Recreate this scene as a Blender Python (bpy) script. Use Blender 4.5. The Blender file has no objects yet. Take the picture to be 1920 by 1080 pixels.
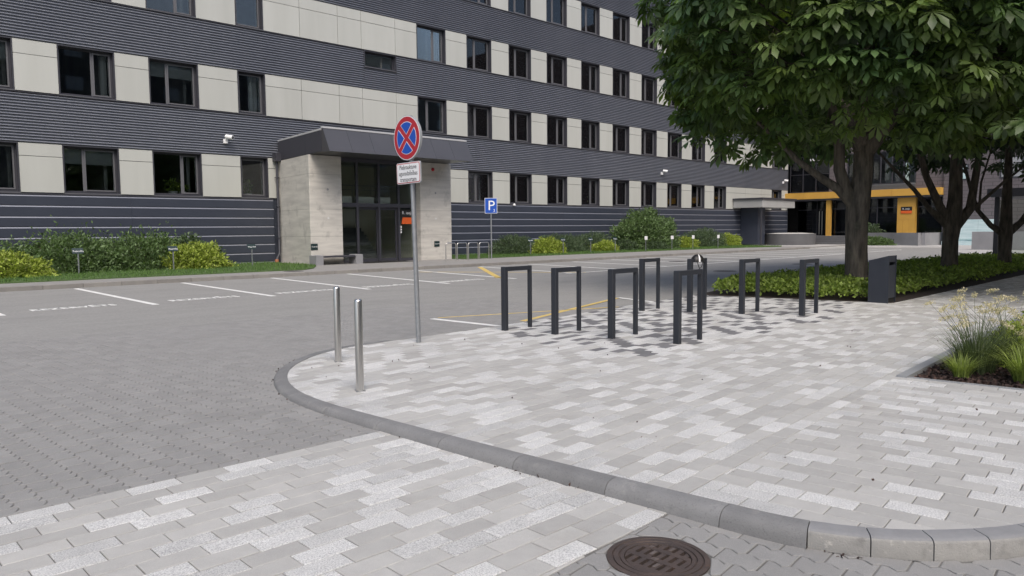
import bpy, bmesh, math, random
import numpy as np
from mathutils import Vector, Matrix, Euler
from mathutils import noise as mnoise

random.seed(7)
RNG = np.random.default_rng(7)
scene = bpy.context.scene
COL = scene.collection

# ------------------------------------------------------------------ camera
F_PX, PITCH, ROLL, YAW, CAM_H = 1411.575, 0.0775759, -0.0087263, 0.8037171, 1.5
_f = Vector((math.cos(YAW) * math.cos(PITCH), math.sin(YAW) * math.cos(PITCH), -math.sin(PITCH)))
_r = Vector((math.sin(YAW), -math.cos(YAW), 0.0))
_u = _r.cross(_f)
CR = math.cos(ROLL) * _r + math.sin(ROLL) * _u
CU = -math.sin(ROLL) * _r + math.cos(ROLL) * _u
CF = _f
cam_data = bpy.data.cameras.new('camera')
cam_data.sensor_width = 36.0
cam_data.lens = 36.0 * F_PX / 1920.0
cam_data.clip_start = 0.05
cam_data.clip_end = 3000.0
cam = bpy.data.objects.new('camera', cam_data)
COL.objects.link(cam)
m3 = Matrix((CR, CU, -CF)).transposed()
cam.matrix_world = Matrix.Translation((0, 0, CAM_H)) @ m3.to_4x4()
scene.camera = cam

def in_view(p, margin=0.03):
    v = Vector(p) - Vector((0, 0, CAM_H))
    d = v.dot(CF)
    if d < 0.2:
        return None
    x = 0.5 + F_PX * v.dot(CR) / d / 1920.0
    y = 0.5 - F_PX * v.dot(CU) / d / 1080.0
    if -margin < x < 1 + margin and -margin < y < 1 + margin:
        return d
    return None

# ------------------------------------------------------------------ light
world = bpy.data.worlds.new('World')
scene.world = world
world.use_nodes = True
wn = world.node_tree.nodes
wl = world.node_tree.links
wn.clear()
SUN_EL, SUN_AZ = math.radians(52), math.radians(238)   # azimuth of the sun, measured from +X towards +Y
sky = wn.new('ShaderNodeTexSky')
sky.sky_type = 'NISHITA'
sky.sun_disc = False
sky.sun_elevation = SUN_EL
sky.sun_rotation = math.radians(90) - SUN_AZ
sky.air_density = 1.0
sky.dust_density = 3.5
sky.ozone_density = 1.0
bg = wn.new('ShaderNodeBackground')
bg.inputs['Strength'].default_value = 0.11
out = wn.new('ShaderNodeOutputWorld')
wl.new(sky.outputs[0], bg.inputs[0])
wl.new(bg.outputs[0], out.inputs[0])
sun_data = bpy.data.lights.new('sun', 'SUN')
sun_data.energy = 1.35
sun_data.angle = math.radians(36)
sun_data.color = (1.0, 0.942, 0.868)
sun = bpy.data.objects.new('sun', sun_data)
COL.objects.link(sun)
sdir = Vector((math.cos(SUN_EL) * math.cos(SUN_AZ), math.cos(SUN_EL) * math.sin(SUN_AZ), math.sin(SUN_EL)))
sun.rotation_euler = sdir.to_track_quat('Z', 'Y').to_euler()
sun.location = (0, 0, 60)
scene.view_settings.view_transform = 'Standard'
scene.view_settings.look = 'None'
scene.view_settings.gamma = 1.0
scene.view_settings.exposure = 0.78

# ------------------------------------------------------------------ materials
MATS = {}

def nodes_of(name):
    m = bpy.data.materials.new(name)
    m.use_nodes = True
    nt = m.node_tree
    nt.nodes.clear()
    o = nt.nodes.new('ShaderNodeOutputMaterial')
    return m, nt, o

def L(nt, a, b):
    nt.links.new(a, b)

def math_node(nt, op, a, b=None):
    n = nt.nodes.new('ShaderNodeMath')
    n.operation = op
    for i, v in enumerate((a, b)):
        if v is None:
            continue
        if isinstance(v, (int, float)):
            n.inputs[i].default_value = v
        else:
            L(nt, v, n.inputs[i])
    return n.outputs[0]

def mixcol(nt, fac, a, b, mode='MIX'):
    n = nt.nodes.new('ShaderNodeMix')
    n.data_type = 'RGBA'
    n.blend_type = mode
    if isinstance(fac, (int, float)):
        n.inputs[0].default_value = fac
    else:
        L(nt, fac, n.inputs[0])
    for i, v in ((6, a), (7, b)):
        if isinstance(v, (tuple, list)):
            n.inputs[i].default_value = (v[0], v[1], v[2], 1)
        else:
            L(nt, v, n.inputs[i])
    return n.outputs[2]

def noise_fac(nt, vec, scale, detail=3, rough=0.55, lo=0.3, hi=0.7, stretch=None):
    if stretch:
        mp = nt.nodes.new('ShaderNodeMapping')
        mp.inputs['Scale'].default_value = stretch
        L(nt, vec, mp.inputs[0])
        vec = mp.outputs[0]
    n = nt.nodes.new('ShaderNodeTexNoise')
    n.inputs['Scale'].default_value = scale
    n.inputs['Detail'].default_value = detail
    n.inputs['Roughness'].default_value = rough
    L(nt, vec, n.inputs['Vector'])
    r = nt.nodes.new('ShaderNodeMapRange')
    r.inputs[1].default_value = lo
    r.inputs[2].default_value = hi
    L(nt, n.outputs[0], r.inputs[0])
    return r.outputs[0]

def rand_fac(nt):
    oi = nt.nodes.new('ShaderNodeObjectInfo')
    g = nt.nodes.new('ShaderNodeNewGeometry')
    s = math_node(nt, 'ADD', oi.outputs['Random'], g.outputs['Random Per Island'])
    return math_node(nt, 'FRACT', s)

def mat(name, col, rough=0.6, metal=0.0, col2=None, nscale=4.0, stretch=None, rnd=0.0, bump=0.0, bscale=60.0,
        spec=0.5, speck=None, blotch=None, transl=0.0, coat=0.0, detail=4, bdist=0.01, bstretch=None):
    if name in MATS:
        return MATS[name]
    m, nt, o = nodes_of(name)
    geo = nt.nodes.new('ShaderNodeNewGeometry')
    pos = geo.outputs['Position']
    b = nt.nodes.new('ShaderNodeBsdfPrincipled')
    b.inputs['Roughness'].default_value = rough
    b.inputs['Metallic'].default_value = metal
    b.inputs['Specular IOR Level'].default_value = spec
    if coat:
        b.inputs['Coat Weight'].default_value = coat
        b.inputs['Coat Roughness'].default_value = 0.15
    c = col
    if col2 is not None:
        c = mixcol(nt, noise_fac(nt, pos, nscale, detail=detail, stretch=stretch), col, col2)
    if speck is not None:                       # (colour, scale, lo, hi) fine grain
        c = mixcol(nt, noise_fac(nt, pos, speck[1], detail=2, rough=0.7, lo=speck[2], hi=speck[3]), c, speck[0])
    if blotch is not None:                      # (colour, scale, lo, hi) stains
        c = mixcol(nt, noise_fac(nt, pos, blotch[1], detail=6, rough=0.65, lo=blotch[2], hi=blotch[3]), c, blotch[0])
    if rnd:
        r = rand_fac(nt)
        v = nt.nodes.new('ShaderNodeMapRange')
        v.inputs[3].default_value = 1.0 - rnd
        v.inputs[4].default_value = 1.0 + rnd
        L(nt, r, v.inputs[0])
        cc = nt.nodes.new('ShaderNodeCombineColor')
        for i in range(3):
            L(nt, v.outputs[0], cc.inputs[i])
        c = mixcol(nt, 1.0, c, cc.outputs[0], 'MULTIPLY')
    if isinstance(c, (tuple, list)):
        b.inputs['Base Color'].default_value = (c[0], c[1], c[2], 1)
    else:
        L(nt, c, b.inputs['Base Color'])
    if bump:
        n = nt.nodes.new('ShaderNodeTexNoise')
        n.inputs['Scale'].default_value = bscale
        n.inputs['Detail'].default_value = 4
        bv = pos
        if bstretch:
            mp = nt.nodes.new('ShaderNodeMapping')
            mp.inputs['Scale'].default_value = bstretch
            L(nt, pos, mp.inputs[0])
            bv = mp.outputs[0]
        L(nt, bv, n.inputs['Vector'])
        bp = nt.nodes.new('ShaderNodeBump')
        bp.inputs['Strength'].default_value = bump
        bp.inputs['Distance'].default_value = bdist
        L(nt, n.outputs[0], bp.inputs['Height'])
        L(nt, bp.outputs[0], b.inputs['Normal'])
    if transl:
        t = nt.nodes.new('ShaderNodeBsdfTranslucent')
        if isinstance(c, (tuple, list)):
            t.inputs[0].default_value = (c[0] * 1.3, c[1] * 1.5, c[2] * 0.7, 1)
        else:
            L(nt, mixcol(nt, 1.0, c, (1.35, 1.5, 0.6), 'MULTIPLY'), t.inputs[0])
        mx = nt.nodes.new('ShaderNodeMixShader')
        mx.inputs[0].default_value = transl
        L(nt, b.outputs[0], mx.inputs[1])
        L(nt, t.outputs[0], mx.inputs[2])
        L(nt, mx.outputs[0], o.inputs[0])
    else:
        L(nt, b.outputs[0], o.inputs[0])
    MATS[name] = m
    return m

def glass(name, tint=(0.86, 0.89, 0.88), refl=1.0):
    if name in MATS:
        return MATS[name]
    m, nt, o = nodes_of(name)
    fr = nt.nodes.new('ShaderNodeFresnel')
    fr.inputs[0].default_value = 1.5
    f = math_node(nt, 'MULTIPLY', fr.outputs[0], refl)
    t = nt.nodes.new('ShaderNodeBsdfTransparent')
    t.inputs[0].default_value = (*tint, 1)
    g = nt.nodes.new('ShaderNodeBsdfGlossy')
    g.inputs['Roughness'].default_value = 0.02
    g.inputs['Color'].default_value = (0.95, 0.97, 1, 1)
    mx = nt.nodes.new('ShaderNodeMixShader')
    L(nt, f, mx.inputs[0])
    L(nt, t.outputs[0], mx.inputs[1])
    L(nt, g.outputs[0], mx.inputs[2])
    L(nt, mx.outputs[0], o.inputs[0])
    MATS[name] = m
    return m

def brick_mat(name, c1, c2, mortar, bw, bh, axis):
    m, nt, o = nodes_of(name)
    geo = nt.nodes.new('ShaderNodeNewGeometry')
    sp = nt.nodes.new('ShaderNodeSeparateXYZ')
    L(nt, geo.outputs['Position'], sp.inputs[0])
    cb = nt.nodes.new('ShaderNodeCombineXYZ')
    L(nt, sp.outputs[axis], cb.inputs[0])
    L(nt, sp.outputs[2], cb.inputs[1])
    t = nt.nodes.new('ShaderNodeTexBrick')
    t.inputs['Color1'].default_value = (*c1, 1)
    t.inputs['Color2'].default_value = (*c2, 1)
    t.inputs['Mortar'].default_value = (*mortar, 1)
    t.inputs['Scale'].default_value = 1.0
    t.inputs['Mortar Size'].default_value = 0.02
    t.inputs['Brick Width'].default_value = bw
    t.inputs['Row Height'].default_value = bh
    L(nt, cb.outputs[0], t.inputs['Vector'])
    b = nt.nodes.new('ShaderNodeBsdfPrincipled')
    b.inputs['Roughness'].default_value = 0.75
    L(nt, t.outputs[0], b.inputs['Base Color'])
    L(nt, b.outputs[0], o.inputs[0])
    MATS[name] = m
    return m

M_SLAB = mat('slab_grey', (0.385, 0.38, 0.363), 0.85, spec=0.22, col2=(0.34, 0.335, 0.322), nscale=9, rnd=0.10, bump=0.25, bscale=220,
             speck=((0.46, 0.455, 0.44), 260, 0.45, 0.8), blotch=((0.27, 0.26, 0.24), 1.3, 0.58, 0.9))
M_GRAN = mat('slab_granite', (0.63, 0.63, 0.615), 0.85, spec=0.22, col2=(0.53, 0.53, 0.515), nscale=7, rnd=0.13, bump=0.6, bscale=170,
             speck=((0.27, 0.27, 0.275), 125, 0.42, 0.70), blotch=((0.5, 0.49, 0.47), 1.3, 0.62, 0.95))
M_DARKSLAB = mat('slab_dark', (0.165, 0.165, 0.17), 0.85, spec=0.22, col2=(0.145, 0.145, 0.15), nscale=9, rnd=0.1, bump=0.3, bscale=200)
M_JOINT = mat('joint_sand', (0.16, 0.155, 0.145), 0.95, col2=(0.10, 0.097, 0.09), nscale=30)
M_JOINT2 = mat('driveway_joint', (0.18, 0.176, 0.168), 0.95, col2=(0.09, 0.088, 0.082), nscale=5)
M_COBBLE = mat('driveway_block', (0.25, 0.247, 0.24), 0.85, spec=0.22, col2=(0.22, 0.218, 0.213), nscale=6, rnd=0.055, bump=0.3, bscale=180,
               speck=((0.33, 0.327, 0.32), 200, 0.5, 0.8), blotch=((0.20, 0.198, 0.193), 0.5, 0.55, 0.9))
M_ROAD = mat('driveway', (0.26, 0.257, 0.248), 0.85, spec=0.22, col2=(0.225, 0.223, 0.215), nscale=1.5, bump=0.5, bscale=40, stretch=(0.35, 1.0, 1.0),
             speck=((0.32, 0.315, 0.30), 22, 0.45, 0.85), blotch=((0.19, 0.188, 0.182), 0.35, 0.55, 0.9))
M_CONC_PAVE = mat('pale_paving', (0.42, 0.41, 0.40), 0.85, col2=(0.36, 0.355, 0.345), nscale=2)
M_SIDEWALK = mat('sidewalk_paving', (0.27, 0.262, 0.25), 0.9, spec=0.22, col2=(0.23, 0.225, 0.215), nscale=3, speck=((0.32, 0.31, 0.3), 40, 0.5, 0.8))
M_KERB_D = mat('kerb_dark', (0.205, 0.206, 0.206), 0.75, spec=0.22, col2=(0.165, 0.166, 0.167), nscale=5, rnd=0.10, bump=0.4, bscale=130,
               blotch=((0.29, 0.285, 0.27), 7, 0.58, 0.85), speck=((0.10, 0.10, 0.10), 90, 0.55, 0.85))
M_KERB_L = mat('kerb_worn', (0.29, 0.285, 0.27), 0.85, col2=(0.23, 0.228, 0.22), nscale=6, rnd=0.05, bump=0.35, bscale=110,
               blotch=((0.5, 0.48, 0.44), 14, 0.6, 0.8), speck=((0.16, 0.155, 0.15), 9, 0.56, 0.8))
M_KERB_T = mat('kerb_top', (0.23, 0.233, 0.238), 0.8, col2=(0.19, 0.192, 0.197), nscale=7, rnd=0.06, bump=0.3, bscale=120)
M_KERB_FAR = mat('kerb_far', (0.24, 0.23, 0.21), 0.9, col2=(0.2, 0.19, 0.18), nscale=4, rnd=0.1)
M_WHITE_PAINT = mat('road_white', (0.78, 0.78, 0.76), 0.7, col2=(0.6, 0.6, 0.58), nscale=9)
M_YELLOW_PAINT = mat('road_yellow', (0.68, 0.49, 0.13), 0.7, col2=(0.48, 0.37, 0.14), nscale=8)
M_PANEL = mat('panel_beige', (0.485, 0.49, 0.455), 0.42, col2=(0.445, 0.45, 0.415), nscale=1.6, stretch=(1, 1, 0.12), rnd=0.03)
M_CORR = mat('corrugated_steel', (0.185, 0.195, 0.225), 0.45, metal=0.1, col2=(0.165, 0.175, 0.205), nscale=0.7, stretch=(1, 1, 0.15), spec=0.35)
M_CLAD = mat('cladding_slate', (0.040, 0.047, 0.066), 0.45, col2=(0.034, 0.04, 0.058), nscale=1.0, rnd=0.05)
M_LEDGE_LIT = mat('cladding_lip_lit', (0.26, 0.27, 0.31), 0.35, metal=0.3)  # paler than the cladding: sky light on the lip put into the colour
M_FRAME = mat('frame_graphite', (0.045, 0.045, 0.055), 0.45)
M_CASE = mat('casement_graphite', (0.12, 0.12, 0.128), 0.45)
M_REVEAL = mat('inner_reveal', (0.78, 0.79, 0.77), 0.7)
M_CURTAIN = mat('window_curtain', (0.55, 0.56, 0.55), 0.85, col2=(0.3, 0.31, 0.31), nscale=9, stretch=(1, 1, 0.02))
M_ROOM = mat('room_wall', (0.24, 0.24, 0.225), 0.9, col2=(0.14, 0.14, 0.14), nscale=0.9)
M_BLIND = mat('roller_blind', (0.20, 0.21, 0.21), 0.8)
M_GLASS = glass('window_glass', refl=1.35)
M_DOORGLASS = glass('door_glass', (0.86, 0.89, 0.86), 0.8)
M_CONCRETE = mat('board_concrete', (0.60, 0.575, 0.52), 0.85, col2=(0.45, 0.43, 0.395), nscale=1.4, stretch=(0.5, 0.5, 4.0), bump=0.3, bscale=30,
                 blotch=((0.28, 0.27, 0.25), 1.8, 0.54, 0.8), detail=6)
M_CONC2 = mat('smooth_concrete', (0.26, 0.26, 0.27), 0.8, col2=(0.22, 0.22, 0.23), nscale=1.5)
M_CONC3 = mat('dark_concrete', (0.12, 0.12, 0.125), 0.8, col2=(0.095, 0.095, 0.1), nscale=1.5)
M_GREYSLAB = mat('grey_render', (0.36, 0.36, 0.355), 0.7, col2=(0.32, 0.32, 0.315), nscale=1.0)
M_CANOPY = mat('canopy_graphite', (0.10, 0.098, 0.105), 0.35, metal=0.4, col2=(0.085, 0.084, 0.09), nscale=0.6)
M_CANTRIM = mat('canopy_trim', (0.6, 0.6, 0.6), 0.4, metal=0.3)
M_RACK = mat('rack_anthracite', (0.021, 0.024, 0.031), 0.45, bump=0.05, bscale=300, coat=0.15)
M_STEEL = mat('brushed_steel', (0.72, 0.70, 0.67), 0.3, metal=1.0, col2=(0.6, 0.585, 0.56), nscale=90, stretch=(1, 1, 0.02))
M_GALV = mat('galvanised', (0.40, 0.415, 0.43), 0.45, metal=0.75, col2=(0.33, 0.345, 0.36), nscale=18)
M_RED = mat('sign_red', (0.42, 0.018, 0.03), 0.4)
M_BLUE = mat('sign_blue', (0.008, 0.075, 0.42), 0.4)
M_WHITE = mat('sign_white', (0.78, 0.78, 0.78), 0.45)
M_BLACK = mat('print_black', (0.012, 0.012, 0.012), 0.5)
M_ORANGE = mat('print_orange', (0.72, 0.12, 0.02), 0.5)
M_DKGREEN = mat('plate_green', (0.012, 0.03, 0.03), 0.45)
M_BIN = mat('bin_graphite', (0.02, 0.024, 0.034), 0.5, col2=(0.026, 0.03, 0.04), nscale=6)
M_RUST = mat('rusty_iron', (0.115, 0.085, 0.072), 0.6, metal=0.45, col2=(0.075, 0.06, 0.055), nscale=14, bump=0.3, bscale=140,
             blotch=((0.20, 0.115, 0.07), 9, 0.6, 0.85))
M_IRONWORN = mat('worn_iron', (0.30, 0.25, 0.22), 0.4, metal=0.6, col2=(0.16, 0.12, 0.10), nscale=20)
M_PIT = mat('pit_dark', (0.01, 0.009, 0.008), 0.95)
M_IRON = mat('drain_iron', (0.055, 0.05, 0.048), 0.7)
M_YELLOW = mat('fascia_yellow', (0.58, 0.33, 0.06), 0.55, col2=(0.52, 0.29, 0.055), nscale=0.8, rnd=0.04)
M_BRICK2 = brick_mat('brown_tile', (0.13, 0.112, 0.12), (0.112, 0.098, 0.105), (0.06, 0.052, 0.055), 1.1, 0.28, 1)
M_BARK = mat('bark', (0.15, 0.128, 0.10), 0.95, col2=(0.035, 0.03, 0.025), nscale=11, stretch=(1, 1, 0.2), bump=1.0, bscale=16, bdist=0.05, bstretch=(1, 1, 0.25),
             blotch=((0.12, 0.115, 0.08), 3, 0.58, 0.8))
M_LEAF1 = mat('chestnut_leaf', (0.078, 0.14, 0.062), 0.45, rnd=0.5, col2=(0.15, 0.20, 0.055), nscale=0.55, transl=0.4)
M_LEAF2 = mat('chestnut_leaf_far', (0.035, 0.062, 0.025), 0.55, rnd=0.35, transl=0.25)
M_SHRUB = mat('shrub_leaf', (0.11, 0.17, 0.065), 0.6, rnd=0.45, transl=0.3)
M_SHRUBD = mat('shrub_leaf_dark', (0.08, 0.12, 0.06), 0.6, rnd=0.45, transl=0.25)
M_YSHRUB = mat('golden_leaf', (0.28, 0.34, 0.06), 0.6, rnd=0.45, transl=0.3)
M_COVER = mat('ground_cover_leaf', (0.19, 0.26, 0.045), 0.6, rnd=0.45, transl=0.3)
M_GRASS = mat('lawn_blade', (0.085, 0.16, 0.035), 0.7, rnd=0.3, transl=0.2)
M_LAWN = mat('lawn_soil', (0.07, 0.12, 0.03), 0.95, col2=(0.05, 0.09, 0.025), nscale=6)
M_TUFT = mat('sedge_blade', (0.24, 0.30, 0.07), 0.6, rnd=0.35, transl=0.25)
M_TUFTD = mat('tall_grass_blade', (0.085, 0.115, 0.05), 0.6, rnd=0.35, transl=0.2)
M_SEED = mat('seed_head', (0.62, 0.55, 0.40), 0.8, rnd=0.3, transl=0.3)
M_STEM = mat('stem_brown', (0.07, 0.05, 0.03), 0.9)
M_MULCH = mat('bark_mulch', (0.035, 0.023, 0.019), 0.95, col2=(0.018, 0.013, 0.011), nscale=12)
M_CHIP = mat('bark_chip', (0.05, 0.029, 0.024), 0.9, rnd=0.6)
M_POT = mat('white_pot', (0.6, 0.6, 0.58), 0.5)
M_TERRA = mat('clay_pipe', (0.35, 0.14, 0.07), 0.8)
M_GREYMET = mat('edging_metal', (0.33, 0.34, 0.35), 0.5, metal=0.3)
M_PAPER = mat('poster_paper', (0.50, 0.60, 0.60), 0.7)
M_CREAM = mat('cream_wall', (0.66, 0.63, 0.53), 0.8, col2=(0.58, 0.56, 0.48), nscale=0.3)
M_DARKWALL = mat('opposite_wall', (0.09, 0.085, 0.08), 0.8, col2=(0.07, 0.068, 0.065), nscale=0.3)
M_DKGLASSWALL = glass('curtain_glass', (0.6, 0.63, 0.67), 0.8)
M_PALEGLASS = mat('frosted_glass', (0.62, 0.74, 0.76), 0.3, col2=(0.42, 0.58, 0.60), nscale=2.5, stretch=(0.3, 0.3, 3))

# ------------------------------------------------------------------ mesh helpers
class MB:
    def __init__(s):
        s.v, s.f, s.m = [], [], []

    def add(s, verts, faces, mi=0):
        b = len(s.v)
        s.v += [tuple(p) for p in verts]
        for f in faces:
            s.f.append(tuple(b + i for i in f))
            s.m.append(mi)
        return s

    def box(s, x0, x1, y0, y1, z0, z1, mi=0):
        return s.add([(x0, y0, z0), (x1, y0, z0), (x1, y1, z0), (x0, y1, z0), (x0, y0, z1), (x1, y0, z1), (x1, y1, z1), (x0, y1, z1)],
                     [(0, 3, 2, 1), (4, 5, 6, 7), (0, 1, 5, 4), (1, 2, 6, 5), (2, 3, 7, 6), (3, 0, 4, 7)], mi)

    def cbox(s, x0, x1, y0, y1, z0, z1, c=0.01, mi=0):
        """box with chamfered vertical edges and top edge"""
        def ring(i, z):
            a, b_, d, e = x0 + i, x1 - i, y0 + i, y1 - i
            return [(a + c, d, z), (b_ - c, d, z), (b_, d + c, z), (b_, e - c, z), (b_ - c, e, z), (a + c, e, z), (a, e - c, z), (a, d + c, z)]
        V = ring(0, z0) + ring(0, z1 - c) + ring(c, z1)
        F = [tuple(range(7, -1, -1)), tuple(range(16, 24))]
        for k in (0, 8):
            F += [(k + i, k + (i + 1) % 8, k + 8 + (i + 1) % 8, k + 8 + i) for i in range(8)]
        return s.add(V, F, mi)

    def prism(s, poly, z0, z1, mi=0):
        n = len(poly)
        V = [(p[0], p[1], z0) for p in poly] + [(p[0], p[1], z1) for p in poly]
        F = [tuple(range(n - 1, -1, -1)), tuple(range(n, 2 * n))] + [(i, (i + 1) % n, n + (i + 1) % n, n + i) for i in range(n)]
        return s.add(V, F, mi)

    def sheet(s, poly, z, mi=0):
        n = len(poly)
        zz = z if callable(z) else (lambda x, y: z)
        return s.add([(p[0], p[1], zz(p[0], p[1])) for p in poly], [tuple(range(n))], mi)

    def extrude_x(s, prof, x0, x1, mi=0, closed=True):
        """profile of (y,z) swept along x"""
        n = len(prof)
        V = [(x0, y, z) for y, z in prof] + [(x1, y, z) for y, z in prof]
        rng = range(n) if closed else range(n - 1)
        F = [(i, n + i, n + (i + 1) % n, (i + 1) % n) for i in rng]
        if closed:
            F += [tuple(range(n)), tuple(range(2 * n - 1, n - 1, -1))]
        return s.add(V, F, mi)

    def tube(s, pts, rad, n=10, mi=0, jitter=0.0, cap=True):
        pts = [Vector(p) for p in pts]
        k = len(pts)
        if isinstance(rad, (int, float)):
            rad = [rad] * k
        V = []
        prev = None
        for i, p in enumerate(pts):
            d = (pts[min(i + 1, k - 1)] - pts[max(i - 1, 0)]).normalized()
            if prev is None:
                a = d.orthogonal().normalized()
            else:
                a = (prev - d * prev.dot(d)).normalized()
            prev = a
            b = d.cross(a)
            for j in range(n):
                t = 2 * math.pi * j / n
                rr = rad[i] * (1 + (random.uniform(-jitter, jitter) if jitter else 0))
                V.append(p + a * (rr * math.cos(t)) + b * (rr * math.sin(t)))
        F = []
        for i in range(k - 1):
            F += [(i * n + j, i * n + (j + 1) % n, (i + 1) * n + (j + 1) % n, (i + 1) * n + j) for j in range(n)]
        if cap:
            F += [tuple(range(n - 1, -1, -1)), tuple(range((k - 1) * n, k * n))]
        return s.add(V, F, mi)

    def lathe(s, prof, cx, cy, n=24, mi=0):
        k = len(prof)
        V = [(cx + r * math.cos(2 * math.pi * j / n), cy + r * math.sin(2 * math.pi * j / n), z) for r, z in prof for j in range(n)]
        F = []
        for i in range(k - 1):
            F += [(i * n + j, i * n + (j + 1) % n, (i + 1) * n + (j + 1) % n, (i + 1) * n + j) for j in range(n)]
        F += [tuple(range((k - 1) * n, k * n)), tuple(range(n - 1, -1, -1))]
        return s.add(V, F, mi)

WPOS = {}

def to_mesh(name, mb, mats, smooth=False, origin=None):
    me = bpy.data.meshes.new(name)
    o = origin or (0, 0, 0)
    me.from_pydata([(v[0] - o[0], v[1] - o[1], v[2] - o[2]) for v in mb.v], [], mb.f)
    for m in (mats if isinstance(mats, (list, tuple)) else [mats]):
        me.materials.append(m)
    if any(mb.m):
        me.polygons.foreach_set('material_index', mb.m)
    if smooth:
        me.polygons.foreach_set('use_smooth', [True] * len(me.polygons))
        try:
            me.set_sharp_from_angle(angle=math.radians(40))
        except Exception:
            pass
    me.update()
    return me

def props(o, label=None, category=None, group=None, kind=None):
    if label: o['label'] = label
    if category: o['category'] = category
    if group: o['group'] = group
    if kind: o['kind'] = kind
    return o

def place(o, loc, parent=None):
    """set a world location, whether parented (to an unrotated parent) or not"""
    loc = Vector(loc)
    WPOS[o.name] = loc
    if parent is not None:
        o.parent = parent
        o.location = loc - WPOS[parent.name]
    else:
        o.location = loc

def mk(name, mb, mats, parent=None, smooth=False, **kw):
    """link a mesh built in world coordinates; the origin goes to the middle of its base"""
    v = np.array(mb.v, dtype=float)
    lo, hi = v.min(0), v.max(0)
    org = ((lo[0] + hi[0]) / 2, (lo[1] + hi[1]) / 2, lo[2])
    o = bpy.data.objects.new(name, to_mesh(name, mb, mats, smooth, org))
    COL.objects.link(o)
    place(o, org, parent)
    return props(o, **kw)

def inst(name, me, loc, parent=None, rotz=0.0, **kw):
    o = bpy.data.objects.new(name, me)
    COL.objects.link(o)
    place(o, loc, parent)
    o.rotation_euler = (0, 0, rotz)
    return props(o, **kw)

def empty(name, loc, label=None, category=None, group=None, kind=None):
    o = bpy.data.objects.new(name, None)
    o.empty_display_size = 0.2
    COL.objects.link(o)
    place(o, loc)
    return props(o, label, category, group, kind)

def np_mesh(name, V, F, mats, mi=None, smooth=False):
    """V (n,3), F (m,k) all same k"""
    me = bpy.data.meshes.new(name)
    n, k = F.shape
    me.vertices.add(len(V))
    me.vertices.foreach_set('co', np.ascontiguousarray(V, dtype=np.float32).ravel())
    me.loops.add(n * k)
    me.loops.foreach_set('vertex_index', np.ascontiguousarray(F, dtype=np.int32).ravel())
    me.polygons.add(n)
    me.polygons.foreach_set('loop_start', np.arange(0, n * k, k, dtype=np.int32))
    for m in (mats if isinstance(mats, (list, tuple)) else [mats]):
        me.materials.append(m)
    if mi is not None:
        me.polygons.foreach_set('material_index', np.ascontiguousarray(mi, dtype=np.int32))
    if smooth:
        me.polygons.foreach_set('use_smooth', np.ones(n, dtype=bool))
    me.update(calc_edges=True)
    return me

def np_obj(name, V, F, mats, origin, parent=None, mi=None, smooth=False, **kw):
    o = bpy.data.objects.new(name, np_mesh(name, V - np.array(origin), F, mats, mi, smooth))
    COL.objects.link(o)
    place(o, origin, parent)
    return props(o, **kw)

def text_mesh(txt, size, extrude=0.001, align='LEFT', spacing=1.0, width=1.0, bold=0.0):
    c = bpy.data.curves.new('lettering', 'FONT')
    c.body = txt
    c.size = size
    c.extrude = extrude
    c.align_x = align
    c.space_character = spacing
    c.resolution_u = 3
    c.offset = bold
    t = bpy.data.objects.new('lettering', c)
    COL.objects.link(t)
    dg = bpy.context.evaluated_depsgraph_get()
    me = bpy.data.meshes.new_from_object(t.evaluated_get(dg))
    bpy.data.objects.remove(t)
    bpy.data.curves.remove(c)
    if width != 1.0:
        for v in me.vertices:
            v.co.x *= width
    me.name = 'lettering'
    return me

def text_obj(name, txt, size, loc, rot, m, parent=None, **kw):
    me = text_mesh(txt, size, **kw)
    me.materials.clear()
    me.materials.append(m)
    o = bpy.data.objects.new(name, me)
    COL.objects.link(o)
    place(o, loc, parent)
    o.rotation_euler = rot
    return o

def clip_poly(subject, window):
    """Sutherland-Hodgman: keep the part of subject inside the convex counter-clockwise window"""
    out_ = list(subject)
    n = len(window)
    for i in range(n):
        ax, ay = window[i]
        bx, by = window[(i + 1) % n]
        inp, out_ = out_, []
        if not inp:
            return []
        def side(p): return (bx - ax) * (p[1] - ay) - (by - ay) * (p[0] - ax)
        for j, p in enumerate(inp):
            q = inp[j - 1]
            sp, sq = side(p), side(q)
            if (sp >= 0) != (sq >= 0):
                t = sq / (sq - sp)
                out_.append((q[0] + t * (p[0] - q[0]), q[1] + t * (p[1] - q[1])))
            if sp >= 0:
                out_.append(p)
    res = []
    for p in out_:
        if not res or math.hypot(p[0] - res[-1][0], p[1] - res[-1][1]) > 1e-3:
            res.append(p)
    if len(res) > 1 and math.hypot(res[0][0] - res[-1][0], res[0][1] - res[-1][1]) < 1e-3:
        res.pop()
    return res

def area(poly):
    return 0.5 * sum(poly[i - 1][0] * poly[i][1] - poly[i][0] * poly[i - 1][1] for i in range(len(poly)))

def inset(poly, d):
    n = len(poly)
    r = []
    for i in range(n):
        p0, p1, p2 = Vector(poly[i - 1]), Vector(poly[i]), Vector(poly[(i + 1) % n])
        a, b = (p1 - p0), (p2 - p1)
        if a.length < 1e-6 or b.length < 1e-6:
            r.append(tuple(p1)); continue
        a.normalize(); b.normalize()
        na, nb = Vector((-a.y, a.x)), Vector((-b.y, b.x))
        k = na + nb
        den = 1 + na.dot(nb)
        if den < 0.3:
            den = 0.3
        r.append(tuple(p1 + k * (d / den)))
    return r

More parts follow.
